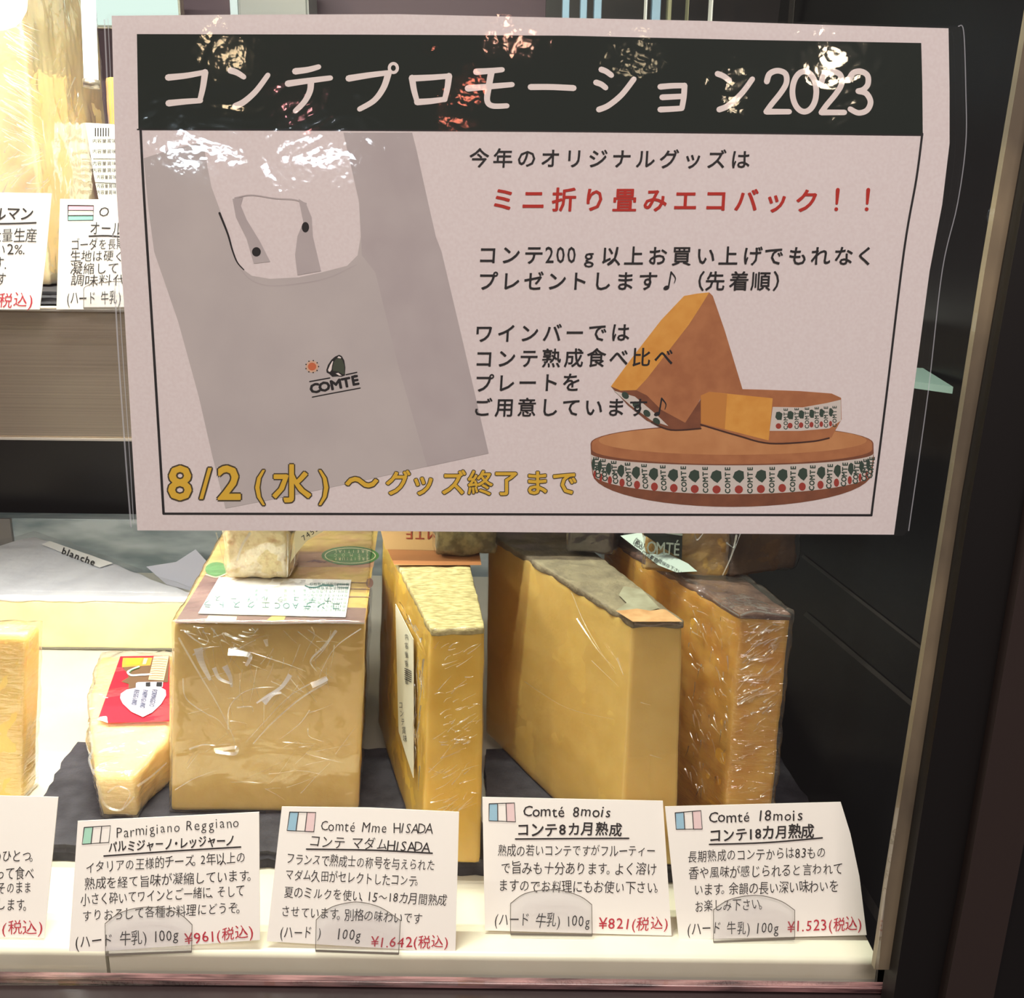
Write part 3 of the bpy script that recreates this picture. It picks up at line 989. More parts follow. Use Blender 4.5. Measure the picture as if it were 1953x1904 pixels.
# ---- white bloomy wheel part at the back left
BR_Z0 = 0.0004
byf = PZ(200, 1238, BR_Z0).y
bzt = PY(200, 1136, byf).z
br = root('brie_wedge', PZ(150, 1238, BR_Z0), 'white bloomy rind cheese with a cream cut face, at the back left', 'cheese')
tp = [(-220, 1134), (60, 1136), (396, 1140), (300, 1108), (200, 1070), (120, 1040), (66, 1024), (0, 1040), (-120, 1068), (-220, 1080)]
Tb = [PZ(x, y, bzt) for x, y in tp]
Bb = [Vector((q.x, q.y, BR_Z0)) for q in Tb]
bm = rough_up(loft(Bb, [q - Vector((0, 0, 0.004)) for q in Tb]), 0.002, 2, 0.007, 0.0008, 50, 41)
bm_obj('cut_face', bm, cheese_mat('brie_paste', srgb(250, 234, 180), srgb(246, 226, 160), nscale=25), br, True)
bm = rough_up(loft([q - Vector((0, 0, 0.0045)) for q in grow(Tb, 0.0012)], grow(Tb, 0.0006)), 0.0015, 2, 0.006, 0.0013, 60, 42)
bm_obj('white_rind', bm, mat('white_bloomy_rind', srgb(224, 226, 232), 0.6, col2=srgb(212, 214, 222), nscale=30, bump=0.6, bscale=120), br, True)
bm = rough_up(loft([Vector((q.x, q.y, BR_Z0)) for q in grow(Bb, 0.0008)], [q + Vector((0, 0, 0.002)) for q in grow(Bb, 0.0008)]), 0.0, 1, 0.006, 0.0004, 80, 43)
bm_obj('base_rind', bm, mat('grey_base_rind', srgb(120, 116, 100), 0.8), br, True)
TOPB = Plane((0, 0, bzt + 0.002), (0, 0, 1))
lb = sheet('paper_strip', TOPB, [(80, 1038), (95, 1032), (215, 1074), (190, 1082)], 0.0003, M_label, br, 0.0006)
p = Print(TOPB)
p.fit('blanche', 118, 1056, 182, 1080, 18, off=0.02, lift=0.0012, jit=0.02)
p.build('label_lettering', M_ink, lb)
film_over('cling_film', [q + Vector((0, 0, 0.0022)) for q in Tb], Bb, br, M_film_t, d=0.0016, amp=0.001, sc=40, seed=44, cut=0.008)

# loose folded paper leaning on the deck behind the brie
pp = Plane(PZ(345, 1126, 0.001), (0.25, -0.6, 1))
o = sheet('paper_slip', pp, [(373, 1048), (398, 1075), (368, 1128), (318, 1115), (279, 1081), (336, 1072)], 0.0004, mat('lavender_paper', srgb(205, 206, 220), 0.7), None)
tag(o, 'pale folded paper slip lying behind the white cheese', 'paper')

# ---- small pieces stacked on the upright cheeses
def piece(name, label, zb, bl, br_, depth, h, m, seed, film=None, amp=0.0012, yaw=0.0, slant=0.0):
    a = PZ(*bl, zb); b_ = PZ(*br_, zb)
    d = (b_ - a); d.z = 0
    nrm = Vector((-d.y, d.x, 0)).normalized()
    nrm = Matrix.Rotation(yaw, 3, 'Z') @ nrm
    B = [a, b_, b_ + nrm * depth, a + nrm * depth]
    T = [q + Vector((slant, 0, h)) for q in B]
    rt = root(name, (a + b_) / 2, label, 'cheese')
    bm_obj('cheese_body', rough_up(loft(B, T), 0.002, 2, 0.004, amp, 120, seed, amp * 0.6, 420), m, rt, True)
    if film:
        fo = film_over('cling_film', T, B, rt, film, d=0.0014, amp=0.0016, sc=80, seed=seed + 3)
    return rt, Plane(a, d.cross(Vector((0, 0, 1)))), B, T


M_herb = mat('herb_crusted_rind', srgb(232, 214, 166), 0.75, sss=0.1, col2=srgb(196, 160, 112), nscale=190, bump=1.0, bscale=320, lo=0.5, hi=0.72)
h1, H1F, HB, HT = piece('herb_cheese_piece', 'small crumbly herb-coated cheese in film, standing on the broad cheese block', zt1 + 0.0028, (434, 1103), (547, 1104), 0.035, 0.05, M_herb, 51, M_film_b)
creases(h1, H1F, [([(412, 1016), (424, 1060), (432, 1092)], 2.5, 2), ([(478, 1016), (462, 1040), (452, 1070)], 6, 3), ([(548, 1018), (549, 1060), (548, 1100)], 3, 2), ([(560, 1030), (562, 1070), (552, 1100)], 2)], name='film_edges')
p = Print(H1F)
p.fit('0120 4', 480, 1106, 541, 1106, 7, lift=0.0002)
sl = Plane(H1F(575, 1030, -0.01), (0.5, -1, 0.2))
lb = sheet('price_label', sl, [(553, 1075), (562, 1015), (575, 1005), (640, 1000), (585, 1032), (566, 1055)], 0.0002, mat('cream_label', srgb(228, 218, 180), 0.6), h1)
p = Print(sl)
p.fit('7453', 576, 1034, 606, 1012, 15, lift=0.0004)
p.build('label_lettering', M_ink, lb)

M_grind = mat('grey_crumbly_rind', srgb(112, 102, 74), 0.85, col2=srgb(160, 148, 108), nscale=170, bump=1.0, bscale=300, lo=0.4, hi=0.62)
piece('rind_cheese_piece', 'small grey crumbly-rinded cheese piece resting on the narrow golden wedge', zt2 + 0.0035, (833, 1061), (945, 1058), 0.04, 0.03, M_grind, 57, M_film_t, amp=0.002)

M_dk = mat('dark_wrapped_cheese', srgb(52, 42, 44), 0.5, col2=srgb(84, 70, 70), nscale=60)
piece('wrapped_cheese_piece', 'dark wrapped bundle resting at the back of the large pale wedge', zt3 + 0.0035, (1082, 1054), (1168, 1058), 0.03, 0.035, M_dk, 61, M_film_b, yaw=-0.2)

M_tan = mat('tan_cheese_piece', srgb(190, 156, 92), 0.6, sss=0.2, col2=srgb(158, 118, 62), nscale=55, bump=0.8)
w4, W4F, WB, WT = piece('wrapped_cheese_piece', 'film-wrapped tan cheese piece with striped label, standing on the deep amber wedge', zt4 + 0.0035, (1228, 1088), (1386, 1102), 0.02, 0.045, M_tan, 67, M_film_b)
M_brn = mat('brown_cheese_piece', srgb(112, 84, 58), 0.65, sss=0.1, col2=srgb(84, 60, 46), nscale=60, bump=0.8)
piece('wrapped_cheese_piece', 'brown film-wrapped cheese piece, rightmost of those stacked on the wedges', zt4 + 0.0035, (1392, 1100), (1516, 1086), 0.02, 0.045, M_brn, 68, M_film_a, yaw=0.1)
lbs = sheet('black_label', W4F, [(1228, 1000), (1302, 1004), (1300, 1068), (1228, 1020)], 0.0003, mat('black_label', srgb(38, 46, 44), 0.5), w4, 0.003)
p = Print(W4F)
p.fit('OMTÉ', 1236, 1056, 1298, 1060, 34, off=0.01, lift=0.0034, jit=0.02)
p.stroke([(1270, 1016), (1300, 1020)], 4, lift=0.0034)
p.build('label_lettering', mat('pale_ink', srgb(170, 182, 172), 0.5), lbs)
# curled price tape in front of it
tpn = Plane(PZ(1260, 1100, zt4 + 0.004), (-0.35, -0.8, 0.75))
lb = sheet('price_tape', tpn, [(1183, 1022), (1222, 1016), (1262, 1050), (1312, 1075), (1330, 1090), (1290, 1092), (1255, 1078)], 0.0002, mat('tape_paper', srgb(176, 192, 186), 0.6), w4)
p = Print(tpn)
p.fit('（税込）', 1205, 1034, 1232, 1052, 15, lift=0.0004, off=0.01)
p.fit('一口味見', 1212, 1050, 1256, 1078, 12, lift=0.0004)
p.fit('要冷蔵保存下さい', 1240, 1064, 1300, 1096, 8, lift=0.0004)
p.build('label_lettering', M_ink, lb)
creases(w4, W4F, [([(1325, 1018), (1330, 1030), (1345, 1012)], 4), ([(1405, 1020), (1395, 1060), (1378, 1098)], 4, 2), ([(1412, 1018), (1400, 1050), (1382, 1090)], 2), ([(1385, 1035), (1398, 1045)], 3)], name='film_edges')

# ================================================================== upper shelf goods
UZ = sh_top + 0.0002
o = slate([(-120, 555), (70, 556), (235, 557), (290, 551), (285, 520), (-120, 515)], UZ, 0.007, 'black slate board on the upper shelf behind the price cards', 5)
UZ2 = UZ + 0.0078
M_cr = cheese_mat('cream_cheese_upper', srgb(248, 226, 184), srgb(244, 218, 168), nscale=60)
u1 = root('tall_cheese', PZ(110, 540, UZ2), 'tall cream cheese piece in streaky film on the upper shelf, at the left edge', 'cheese')
A0 = PZ(100, 545, UZ2)
def upr(px): return Vector((PZ(px[0], px[1], UZ2).x, PZ(px[0], px[1], UZ2).y, UZ2))
Bt = [upr((96, 545)), upr((168, 532)), upr((150, 520)), upr((-130, 530))]
Bt[2] = Bt[1] + Vector((-0.01, 0.08, 0)); Bt[3] = Vector((Bt[0].x - 0.09, Bt[0].y + 0.035, UZ2))
Tt = [q + Vector((0.0, 0, 0.24)) for q in Bt]
bm_obj('cheese_body', rough_up(loft(Bt, Tt), 0.003, 2, 0.007, 0.001, 45, 71), M_cr, u1, True)
fu = film_over('cling_film', Tt, Bt, u1, M_film_b, d=0.0015, amp=0.0012, sc=50, seed=73)
UL = Plane((Bt[0] + Bt[3]) / 2, (Bt[0] - Bt[3]).cross(Vector((0, 0, 1))))
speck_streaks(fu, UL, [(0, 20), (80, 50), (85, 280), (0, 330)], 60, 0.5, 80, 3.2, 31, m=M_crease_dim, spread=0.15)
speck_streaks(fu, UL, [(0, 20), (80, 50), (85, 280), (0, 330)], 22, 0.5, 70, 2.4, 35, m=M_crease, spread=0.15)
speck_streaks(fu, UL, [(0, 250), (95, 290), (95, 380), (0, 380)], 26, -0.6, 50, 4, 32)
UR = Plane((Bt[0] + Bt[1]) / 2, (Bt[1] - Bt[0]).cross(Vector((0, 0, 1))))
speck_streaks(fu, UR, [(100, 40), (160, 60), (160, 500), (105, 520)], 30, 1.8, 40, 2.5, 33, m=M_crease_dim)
u2 = root('tall_cheese', PZ(200, 520, UZ2), 'tan cheese piece with a printed white label, behind the tall cream cheese', 'cheese')
q0 = Bt[1] + Vector((0.004, 0.03, 0))
Bq = [q0 + Vector((0.006, 0, 0)), q0 + Vector((0.045, 0.004, 0)), q0 + Vector((0.045, 0.045, 0)), q0 + Vector((0.006, 0.045, 0))]
bm_obj('cheese_body', rough_up(loft(Bq, [q + Vector((0, 0, 0.125)) for q in Bq]), 0.003, 2, 0.006, 0.001, 45, 75), cheese_mat('tan_cheese_upper', srgb(232, 186, 116), srgb(222, 172, 100)), u2, True)
UF2 = Plane(Bq[0] + Vector((0, -0.0022, 0)), (0, -1, 0))
lb = sheet('price_label', UF2, [(162, 234), (232, 238), (232, 384), (188, 380), (178, 330), (172, 290)], 0.0003, M_label, u2, 0.0)
p = Print(UF2)
for k in range(6):
    p.stroke([(182 + k * 5, 244), (182 + k * 5, 260)], 2.2, 0.0003, smooth=False, cap=False)
for k, y in enumerate((272, 292, 315, 328, 341, 358, 370)):
    p.fit('内容量賞味', 176 + (k > 3) * 8, y, 222, y, 9, lift=0.0003, jit=0.0)
p.stroke([(178, 303), (225, 303)], 1.2, 0.0003); p.stroke([(182, 348), (225, 350)], 1.2, 0.0003)
p.build('label_lettering', M_pen, lb)

# emissive tube and panel, shaped after a bright upright gleam and a greenish glow
lt = root('tube_lamp', PY(172, 100, 0.185), 'glowing upright tube in front of the tall cream cheese', 'lamp')
a = PY(174, 152, 0.185); c = PY(166, -60, 0.185)
bm = bmesh.new()
ret = bmesh.ops.create_cone(bm, cap_ends=True, segments=20, radius1=0.0035, radius2=0.0035, depth=(c - a).length)
bm.transform(Matrix.Translation((a + c) / 2) @ (c - a).to_track_quat('Z', 'Y').to_matrix().to_4x4())
bm_obj('glowing_tube', bm, emit('tube_glow', (0.92, 1.0, 0.96), 1.8), lt, True)
bm = bmesh.new()
bmesh.ops.create_cone(bm, cap_ends=True, segments=20, radius1=0.0042, radius2=0.0042, depth=0.004)
bm.transform(Matrix.Translation(a - (c - a).normalized() * 0.002) @ (c - a).to_track_quat('Z', 'Y').to_matrix().to_4x4())
bm_obj('end_cap', bm, M_metal, lt, True)

lf = root('glow_panel', PY(240, 20, 0.42), 'pale green-white glowing panel above the upper shelf at top left', 'lamp')
q1 = PY(150, 46, 0.50); q2 = PY(332, -60, 0.50)
box('panel_face', q1.x, q2.x, 0.495, 0.505, q1.z, q2.z, emit('panel_glow', (0.80, 1.0, 0.90), 1.05), lf, 0.002)
box('panel_back', q1.x - 0.004, q2.x + 0.001, 0.5051, 0.515, q1.z - 0.002, q2.z + 0.002, M_metal, lf)
q1 = PY(440, 34, 0.50); q2 = PY(585, -60, 0.50)
bx_ = root('pale_box', ((q1.x + q2.x) / 2, 0.5, q1.z), 'pale grey box high at the back, above the poster', 'box')
box('box_body', q1.x + 0.006, q2.x, 0.50, 0.54, q1.z - 0.01, q2.z, mat('pale_grey_box', srgb(150, 150, 150), 0.5), bx_, 0.002)
box('box_edge', q1.x, q1.x + 0.0059, 0.50, 0.54, q1.z - 0.01, q2.z, mat('bluish_edge', srgb(190, 205, 215), 0.4), bx_)
# upright strips high at the back, streaks of light put into their colour
M_streak = mat('bluish_streak', srgb(150, 180, 205), 0.2, spec=0.8)
M_streak2 = mat('olive_streak', srgb(150, 148, 120), 0.3)
for k, (x0, x1, mm, lab_) in enumerate(((1072, 1088, M_streak, 'wide bluish streak strip, left of the row above the poster'), (1106, 1122, M_streak, 'bluish streak strip second from left above the poster'),
                                        (1132, 1150, M_streak, 'bluish streak strip, third from left above the poster'), (1230, 1238, M_label, 'thin white streak strip above the poster centre'),
                                        (1242, 1264, M_streak, 'bluish streak strip right of the thin white one'), (1272, 1285, M_streak2, 'olive streak strip beside the bluish one'),
                                        (1310, 1318, M_streak2, 'slim olive streak strip standing alone'), (1357, 1362, M_label, 'thinnest white streak strip, rightmost bright one'),
                                        (1512, 1520, M_streak_rail, 'dim streak strip near the right of the row'))):
    a = PY(x0, 70, 0.46); c = PY(x1, -60, 0.46)
    o = bm_obj('streak_strip', rough_up(box_bm(a.x, c.x, 0.46, 0.475, a.z - 0.03, c.z), 0.0004, 1, 0), mm)
    tag(o, lab_, 'divider', 'upright streak strips high at the back')
M_darkup = mat('dark_upper_panel', srgb(30, 24, 28), 0.5)
q = PY(1040, 70, 0.53)
b = box('upper_dark_panel', q.x, 0.36, 0.53, 0.54, 0.25, 0.69, M_darkup)
tag(b, 'dark panel at the back above the poster right half', 'panel')

# ================================================================== price cards
def c5x(L): return [(100 + x / 2.441, 1500 + y / 2.441) for x, y in L]
def c6x(L): return [(880 + x / 2.325, 1500 + y / 2.325) for x, y in L]


M_tint = {'green': mat('green_marker_tint', srgb(175, 225, 205), 0.8), 'blue': mat('blue_marker_tint', srgb(160, 200, 225), 0.8),
          'pink': mat('pink_marker_tint', srgb(242, 212, 216), 0.8), 'teal': mat('teal_marker_tint', srgb(150, 205, 195), 0.8), 'rose': mat('rose_marker_tint', srgb(235, 180, 200), 0.8)}


def card(T, quad, label, lines, flag=None, zb=0.0012, tilt=0.30, under=None, hold=None, hlabel='', tints=(), horiz=False, s=1.0):
    q = T(quad)
    lo2 = sorted(q, key=lambda a: -a[1])[:2]
    base = (PZ(*lo2[0], zb) + PZ(*lo2[1], zb)) / 2
    pl = Plane(base, (0, -1, tilt))
    rt = root('price_card', base, label, 'price card')
    body = sheet('card_sheet', pl, q, 0.0004, M_card, rt)
    pk = Print(pl); rd = Print(pl)
    for ln in lines:
        txt, (xa, ya), (xb, yb), size = ln[:4]
        off = (ln[4] if len(ln) > 4 else -0.006) + 0.006
        (A, B) = T([(xa, ya), (xb, yb)])
        tgt = rd if (len(ln) > 5) else pk
        tgt.fit(txt, A[0], A[1], B[0], B[1], size / s * 1.08, off=max(off, 0) if abs(off) < 0.004 else off, lift=0.00015, jit=0.07, shear=0.08)
    if under:
        for u in under:
            pk.stroke(T(u), 3.0, 0.00015)
    if pk.v: pk.build('black_lettering', M_pen, rt)
    if rd.v: rd.build('red_lettering', M_redpen, rt)
    if flag:
        fq = T(flag)
        fp = Print(pl)
        lerp = lambda a, b_, t: (a[0] + (b_[0] - a[0]) * t, a[1] + (b_[1] - a[1]) * t)
        mats = [M_pen]
        for (k, col) in tints:
            mats.append(M_tint[col])
            t0, t1 = k / 3 + 0.02, (k + 1) / 3 - 0.02
            if horiz:
                fp.poly([lerp(fq[0], fq[3], t0), lerp(fq[1], fq[2], t0), lerp(fq[1], fq[2], t1), lerp(fq[0], fq[3], t1)], 0.0001, len(mats) - 1)
            else:
                fp.poly([lerp(fq[0], fq[1], t0), lerp(fq[0], fq[1], t1), lerp(fq[3], fq[2], t1), lerp(fq[3], fq[2], t0)], 0.0001, len(mats) - 1)
        fp.stroke(fq + [fq[0]], 1.8, 0.0002, 0, smooth=False)
        for t in (1 / 3, 2 / 3):
            if horiz:
                fp.stroke([lerp(fq[0], fq[3], t), lerp(fq[1], fq[2], t)], 1.6, 0.0002, 0)
            else:
                fp.stroke([lerp(fq[0], fq[1], t), lerp(fq[3], fq[2], t)], 1.6, 0.0002, 0)
        fp.build('flag_drawing', mats, rt)
    if hold:
        hq = T(hold)
        hr = root('card_holder', pl(hq[-1][0], hq[-1][1]), hlabel, 'card holder', 'clear acrylic card holders')
        sheet('front_panel', pl, hq, 0.0009, M_acryl, hr, 0.0022)
        e = Print(pl)
        e.stroke(hq[:-2][0:], 1.5, 0.0024, smooth=True)
        e.stroke([hq[0], hq[-1]], 1.3, 0.0024); e.stroke([hq[-3], hq[-2]], 1.3, 0.0024)
        e.build('panel_rim', M_acryl_edge, hr)
        a = pl(*hq[-1], 0.0022); b_ = pl(*hq[-2], 0.0022)
        zb_ = zb - 0.001
        bm = loft([Vector((a.x, a.y - 0.0004, zb_)), Vector((b_.x, b_.y - 0.0004, zb_)), Vector((b_.x, b_.y + 0.012, zb_)), Vector((a.x, a.y + 0.012, zb_))],
                  [Vector((a.x, a.y - 0.0004, zb_ + 0.0009)), Vector((b_.x, b_.y - 0.0004, zb_ + 0.0009)), Vector((b_.x, b_.y + 0.012, zb_ + 0.0009)), Vector((a.x, a.y + 0.012, zb_ + 0.0009))])
        bm_obj('foot_plate', bm, M_acryl, hr)
        e = Print(pl)
        e.stroke([hq[-1], hq[-2]], 4.5, 0.0025, cap=False)
        e.build('slot_edge', M_acryl_edge, hr)
    return rt


card(c5x, [(118, 162), (962, 120), (966, 716), (76, 780)], 'handwritten price card for Parmigiano Reggiano with red price 961 yen', [
    ('Parmigiano Reggiano', (295, 238), (872, 188), 62, -0.012),
    ('パルミジャーノ・レッジャーノ', (258, 305), (850, 272), 54, 0.012),
    ('イタリアの王様的チーズ。2年以上の', (152, 402), (900, 352), 56),
    ('熟成を経て旨味が凝縮しています。', (148, 478), (945, 436), 56),
    ('小さく砕いてワインとご一緒に、そして', (132, 552), (895, 508), 56),
    ('すりおろして各種お料理にどうぞ。', (138, 626), (892, 586), 56),
    ('(ハード 牛乳) 100g', (103, 752), (592, 716), 66),
    ('¥961(税込)', (615, 738), (938, 695), 62, 0.0, 1)],
    [(148, 192), (270, 184), (262, 262), (138, 270)], under=[[(240, 325), (560, 302), (876, 283)]], tints=((0, 'green'),),
    hold=[(245, 640), (300, 598), (370, 572), (450, 563), (530, 572), (600, 600), (650, 645), (648, 770), (247, 786)],
    hlabel='clear acrylic holder with arched front, in front of the card below the parmesan', s=2.441)
card(c5x, [(1068, 95), (1480, 100), (1893, 120), (1876, 775), (997, 722)], 'handwritten price card for Comté Mme HISADA with red price 1.642 yen', [
    ('Comté Mme HISADA', (1250, 205), (1770, 222), 64, -0.010),
    ('コンテ マダムHISADA', (1195, 278), (1758, 306), 60),
    ('フランスで熟成士の称号を与えられた', (1088, 358), (1782, 392), 54),
    ('マダム久田がセレクトしたコンテ。', (1083, 432), (1720, 464), 54),
    ('夏のミルクを使い、15～18カ月間熟成', (1078, 514), (1838, 552), 54),
    ('させています。別格の味わいです', (1063, 602), (1722, 640), 54),
    ('(ハード )', (1058, 704), (1252, 708), 62), ('100g', (1322, 712), (1440, 718), 66),
    ('¥1.642(税込)', (1483, 748), (1845, 748), 60, 0.0, 1)],
    [(1105, 120), (1226, 122), (1217, 212), (1092, 206)], under=[[(1183, 293), (1500, 298), (1768, 312)]], tints=((0, 'blue'), (2, 'pink')),
    hold=[(1228, 622), (1290, 568), (1370, 544), (1440, 541), (1530, 566), (1620, 625), (1612, 780), (1225, 766)],
    hlabel='clear acrylic holder with arched front, in front of the card below the broad block', s=2.441)
card(c6x, [(93, 48), (893, 65), (932, 663), (104, 640)], 'handwritten price card below the large pale wedge, priced 821 yen in red', [
    ('Comté 8mois', (276, 134), (670, 136), 62, 0.0),
    ('コンテ8カ月熟成', (243, 216), (715, 216), 62, 0.014),
    ('熟成の若いコンテですがフルーティー', (160, 306), (862, 308), 52),
    ('で旨みも十分あります。よく溶け', (172, 384), (868, 390), 56),
    ('ますのでお料理にもお使い下さい。', (163, 464), (892, 474), 56),
    ('(ハード 牛乳) 100g', (146, 616), (574, 622), 62),
    ('¥821(税込)', (610, 634), (920, 634), 62, 0.0, 1)],
    [(123, 78), (235, 74), (240, 158), (122, 153)], under=[[(240, 234), (500, 232), (742, 231)]], tints=((0, 'blue'), (2, 'pink')),
    hold=[(218, 520), (280, 477), (370, 460), (450, 464), (530, 490), (578, 525), (580, 661), (218, 656)],
    hlabel='clear acrylic holder with arched front, in front of the card below the pale wedge', s=2.325)
card(c6x, [(903, 90), (1682, 70), (1725, 210), (1765, 400), (1797, 660), (965, 682)], 'handwritten price card with slanted right side, rightmost, below the deep amber wedge', [
    ('Comté 18mois', (1098, 160), (1520, 152), 62, 0.0),
    ('コンテ18カ月熟成', (1097, 244), (1563, 222), 60, 0.014),
    ('長期熟成のコンテからは83もの', (1002, 334), (1618, 314), 54),
    ('香や風味が感じられると言われて', (1008, 408), (1692, 388), 54),
    ('います。余韻の長い深い味わいを', (1028, 482), (1674, 462), 54),
    ('お楽しみ下さい。', (1032, 556), (1350, 542), 54),
    ('(ハード 牛乳) 100g', (1000, 656), (1410, 650), 60),
    ('¥1.523(税込)', (1446, 646), (1778, 634), 62, 0.0, 1)],
    [(948, 118), (1062, 108), (1068, 190), (952, 191)], under=[[(1100, 258), (1350, 250), (1600, 229)]], tints=((0, 'blue'), (2, 'pink')),
    hold=[(1118, 548), (1180, 507), (1260, 487), (1340, 487), (1420, 511), (1478, 550), (1478, 676), (1118, 691)],
    hlabel='clear acrylic holder with arched front, in front of the rightmost price card', s=2.325)
def c8x(L): return [(x / 4.49, 1480 + y / 4.49) for x, y in L]
card(c8x, [(-900, 150), (498, 182), (380, 1392), (-1000, 1370)], 'handwritten price card cut off at the lower left corner of the frame', [
    ('チーズのひとつ。', (-330, 735), (318, 728), 105), ('切って食べ', (-120, 880), (292, 880), 110), ('、そのまま', (-60, 1005), (270, 1000), 105),
    ('発揮します。', (-190, 1145), (258, 1150), 110), ('¥1.209(税込)', (-420, 1350), (375, 1345), 125, -0.006, 1)], s=4.49)
def c9x(L): return [(x / 3.07, y / 3.07) for x, y in L]
card(c9x, [(352, 1165), (1010, 1172), (1030, 1812), (330, 1812)], 'handwritten price card with a pink and teal flag, on the upper shelf', [
    ('O', (585, 1270), (632, 1270), 75, -0.01), ('オール', (525, 1370), (720, 1370), 82), ('ゴーダを長期', (412, 1458), (735, 1452), 66),
    ('生地は硬く', (412, 1525), (730, 1525), 66), ('凝縮して', (412, 1602), (700, 1600), 70), ('調味料代', (412, 1670), (740, 1668), 66), ('(ハード 牛乳)', (388, 1780), (710, 1775), 82)],
    [(398, 1202), (548, 1204), (545, 1290), (398, 1292)], under=[[(522, 1383), (620, 1380), (700, 1386)]], tints=((0, 'rose'), (2, 'teal')), horiz=True,
    zb=UZ + 0.0015, tilt=0.1, hold=[(490, 1700), (500, 1680), (560, 1660), (700, 1650), (800, 1680), (850, 1700), (850, 1804), (490, 1806)],
    hlabel='clear acrylic holder with arched front, holding the upper shelf flag card', s=3.07)
card(c9x, [(-600, 1118), (302, 1132), (268, 1500), (232, 1812), (-640, 1812)], 'handwritten price card cut off at the left edge, on the upper shelf', [
    ('エダムルマン', (-290, 1285), (198, 1278), 78, 0.006), ('大量生産', (-60, 1412), (218, 1406), 80), ('い2%.', (-40, 1492), (155, 1490), 78), ('ます.', (-100, 1575), (45, 1575), 78), ('です', (-70, 1665), (35, 1665), 78),
    ('¥963(税込)', (-260, 1795), (198, 1793), 88, -0.004, 1)], under=[[(-280, 1308), (0, 1310), (210, 1304)]], zb=UZ + 0.0015, tilt=0.1, s=3.07)

# ================================================================== poster
PO = Plane((0, -0.0005, 0), GN)
po = root('laminated_poster', PO(980, 1015), 'large white laminated poster with dark green title band, taped on the case glass', 'poster')
paper_px = [(213, 30), (430, 28), (760, 27), (1080, 34), (1350, 40), (1560, 47), (1809, 54), (1811, 170), (1811, 274), (1797, 390), (1773, 517), (1742, 750), (1705, 1020),
            (1200, 1017), (700, 1013), (262, 1012), (252, 850), (237, 590), (221, 350)]
sheet('paper_sheet', PO, paper_px, 0.0002, M_paper, po, 0.0002)
l1, l2, l3 = 0.00030, 0.00038, 0.00046
t1 = lambda L: [(200 + x / 2.219, y / 2.219) for x, y in L]
t2 = lambda L: [(1060 + x / 2.187, y / 2.187) for x, y in L]
t3 = lambda L: [(220 + x / 2.17, 480 + y / 2.17) for x, y in L]
t4 = lambda L: [(1060 + x / 2.187, 480 + y / 2.187) for x, y in L]
p = Print(PO)
p.poly([(261, 65), (700, 66), (1080, 68), (1420, 76), (1757, 82), (1759, 160), (1760, 257), (1300, 252), (800, 249), (264, 247)], l1)
p.build('title_band', M_header, po)
p = Print(PO)
p.stroke([(268, 246), (275, 380), (292, 650), (312, 980)], 4.8, l1, smooth=True)
p.stroke([(312, 980), (900, 981), (1662, 983)], 4.4, l1, smooth=False)
p.stroke([(1759, 255), (1748, 340), (1724, 480), (1690, 760), (1662, 983)], 4.2, l1)
p.stroke([(262, 247), (1000, 250), (1760, 258)], 2.5, l1)
p.build('border_line', M_ink, po)
# title lettering in brushy strokes
p = Print(PO)
W = 11.5
for L in ([(268, 328), (345, 320), (422, 306)], [(424, 306), (415, 370), (402, 425)], [(270, 437), (340, 430), (405, 426)], [(532, 298), (560, 308), (588, 326)],
          [(552, 450), (590, 430), (640, 385), (690, 318)], [(806, 302), (860, 295), (905, 283)], [(775, 354), (860, 342), (955, 330)], [(872, 344), (868, 385), (845, 430), (806, 470)],
          [(1032, 332), (1120, 318), (1200, 308)], [(1200, 310), (1180, 370), (1140, 425), (1078, 462)], [(1300, 330), (1308, 380), (1322, 432)], [(1300, 332), (1380, 328), (1456, 322)],
          [(1456, 322), (1450, 370), (1438, 422)], [(1322, 432), (1380, 428), (1440, 420)], [(1572, 304), (1630, 300), (1682, 295)], [(1537, 374), (1630, 366), (1724, 358)],
          [(1636, 304), (1624, 370), (1618, 425), (1640, 448), (1702, 448)]):
    p.stroke(t1(L), W * 1.1, l2, w2=W * 0.85)
p.stroke([(1012, 166), (1050, 166), (1094, 168)], W, l2)
for L in ([(190, 290), (210, 298), (232, 314)], [(168, 344), (190, 352), (208, 366)], [(180, 457), (220, 440), (275, 395), (326, 330)],
          [(436, 362), (485, 358), (535, 357)], [(537, 357), (534, 405), (526, 452)], [(444, 406), (485, 404), (528, 402)], [(436, 457), (480, 455), (526, 452)],
          [(675, 308), (700, 318), (724, 336)], [(682, 457), (720, 440), (775, 390), (820, 330)],
          [(880, 340), (892, 308), (925, 295), (958, 308), (962, 345), (940, 385), (900, 435), (878, 465)], [(878, 466), (974, 466)],
          [(1108, 345), (1120, 310), (1152, 298), (1186, 312), (1192, 350), (1168, 392), (1130, 438), (1108, 468)], [(1108, 469), (1204, 469)],
          [(1222, 335), (1240, 305), (1272, 298), (1300, 315), (1302, 350), (1285, 372), (1262, 380)],
          [(1262, 380), (1295, 390), (1313, 425), (1298, 460), (1262, 471), (1228, 455)]):
    p.stroke(t2(L), W * 0.98, l2, w2=W * 0.9)
ring = [(1037 + 50 * math.cos(a), 382 + 84 * math.sin(a)) for a in [2 * math.pi * i / 16 for i in range(17)]]
p.stroke(t2(ring), W * 0.95, l2)
ring = [(1221 + 17 * math.cos(a), 288 + 19 * math.sin(a)) for a in [2 * math.pi * i / 12 for i in range(13)]]
p.stroke(t1(ring), 6, l2)
p.build('title_lettering', M_white, po)

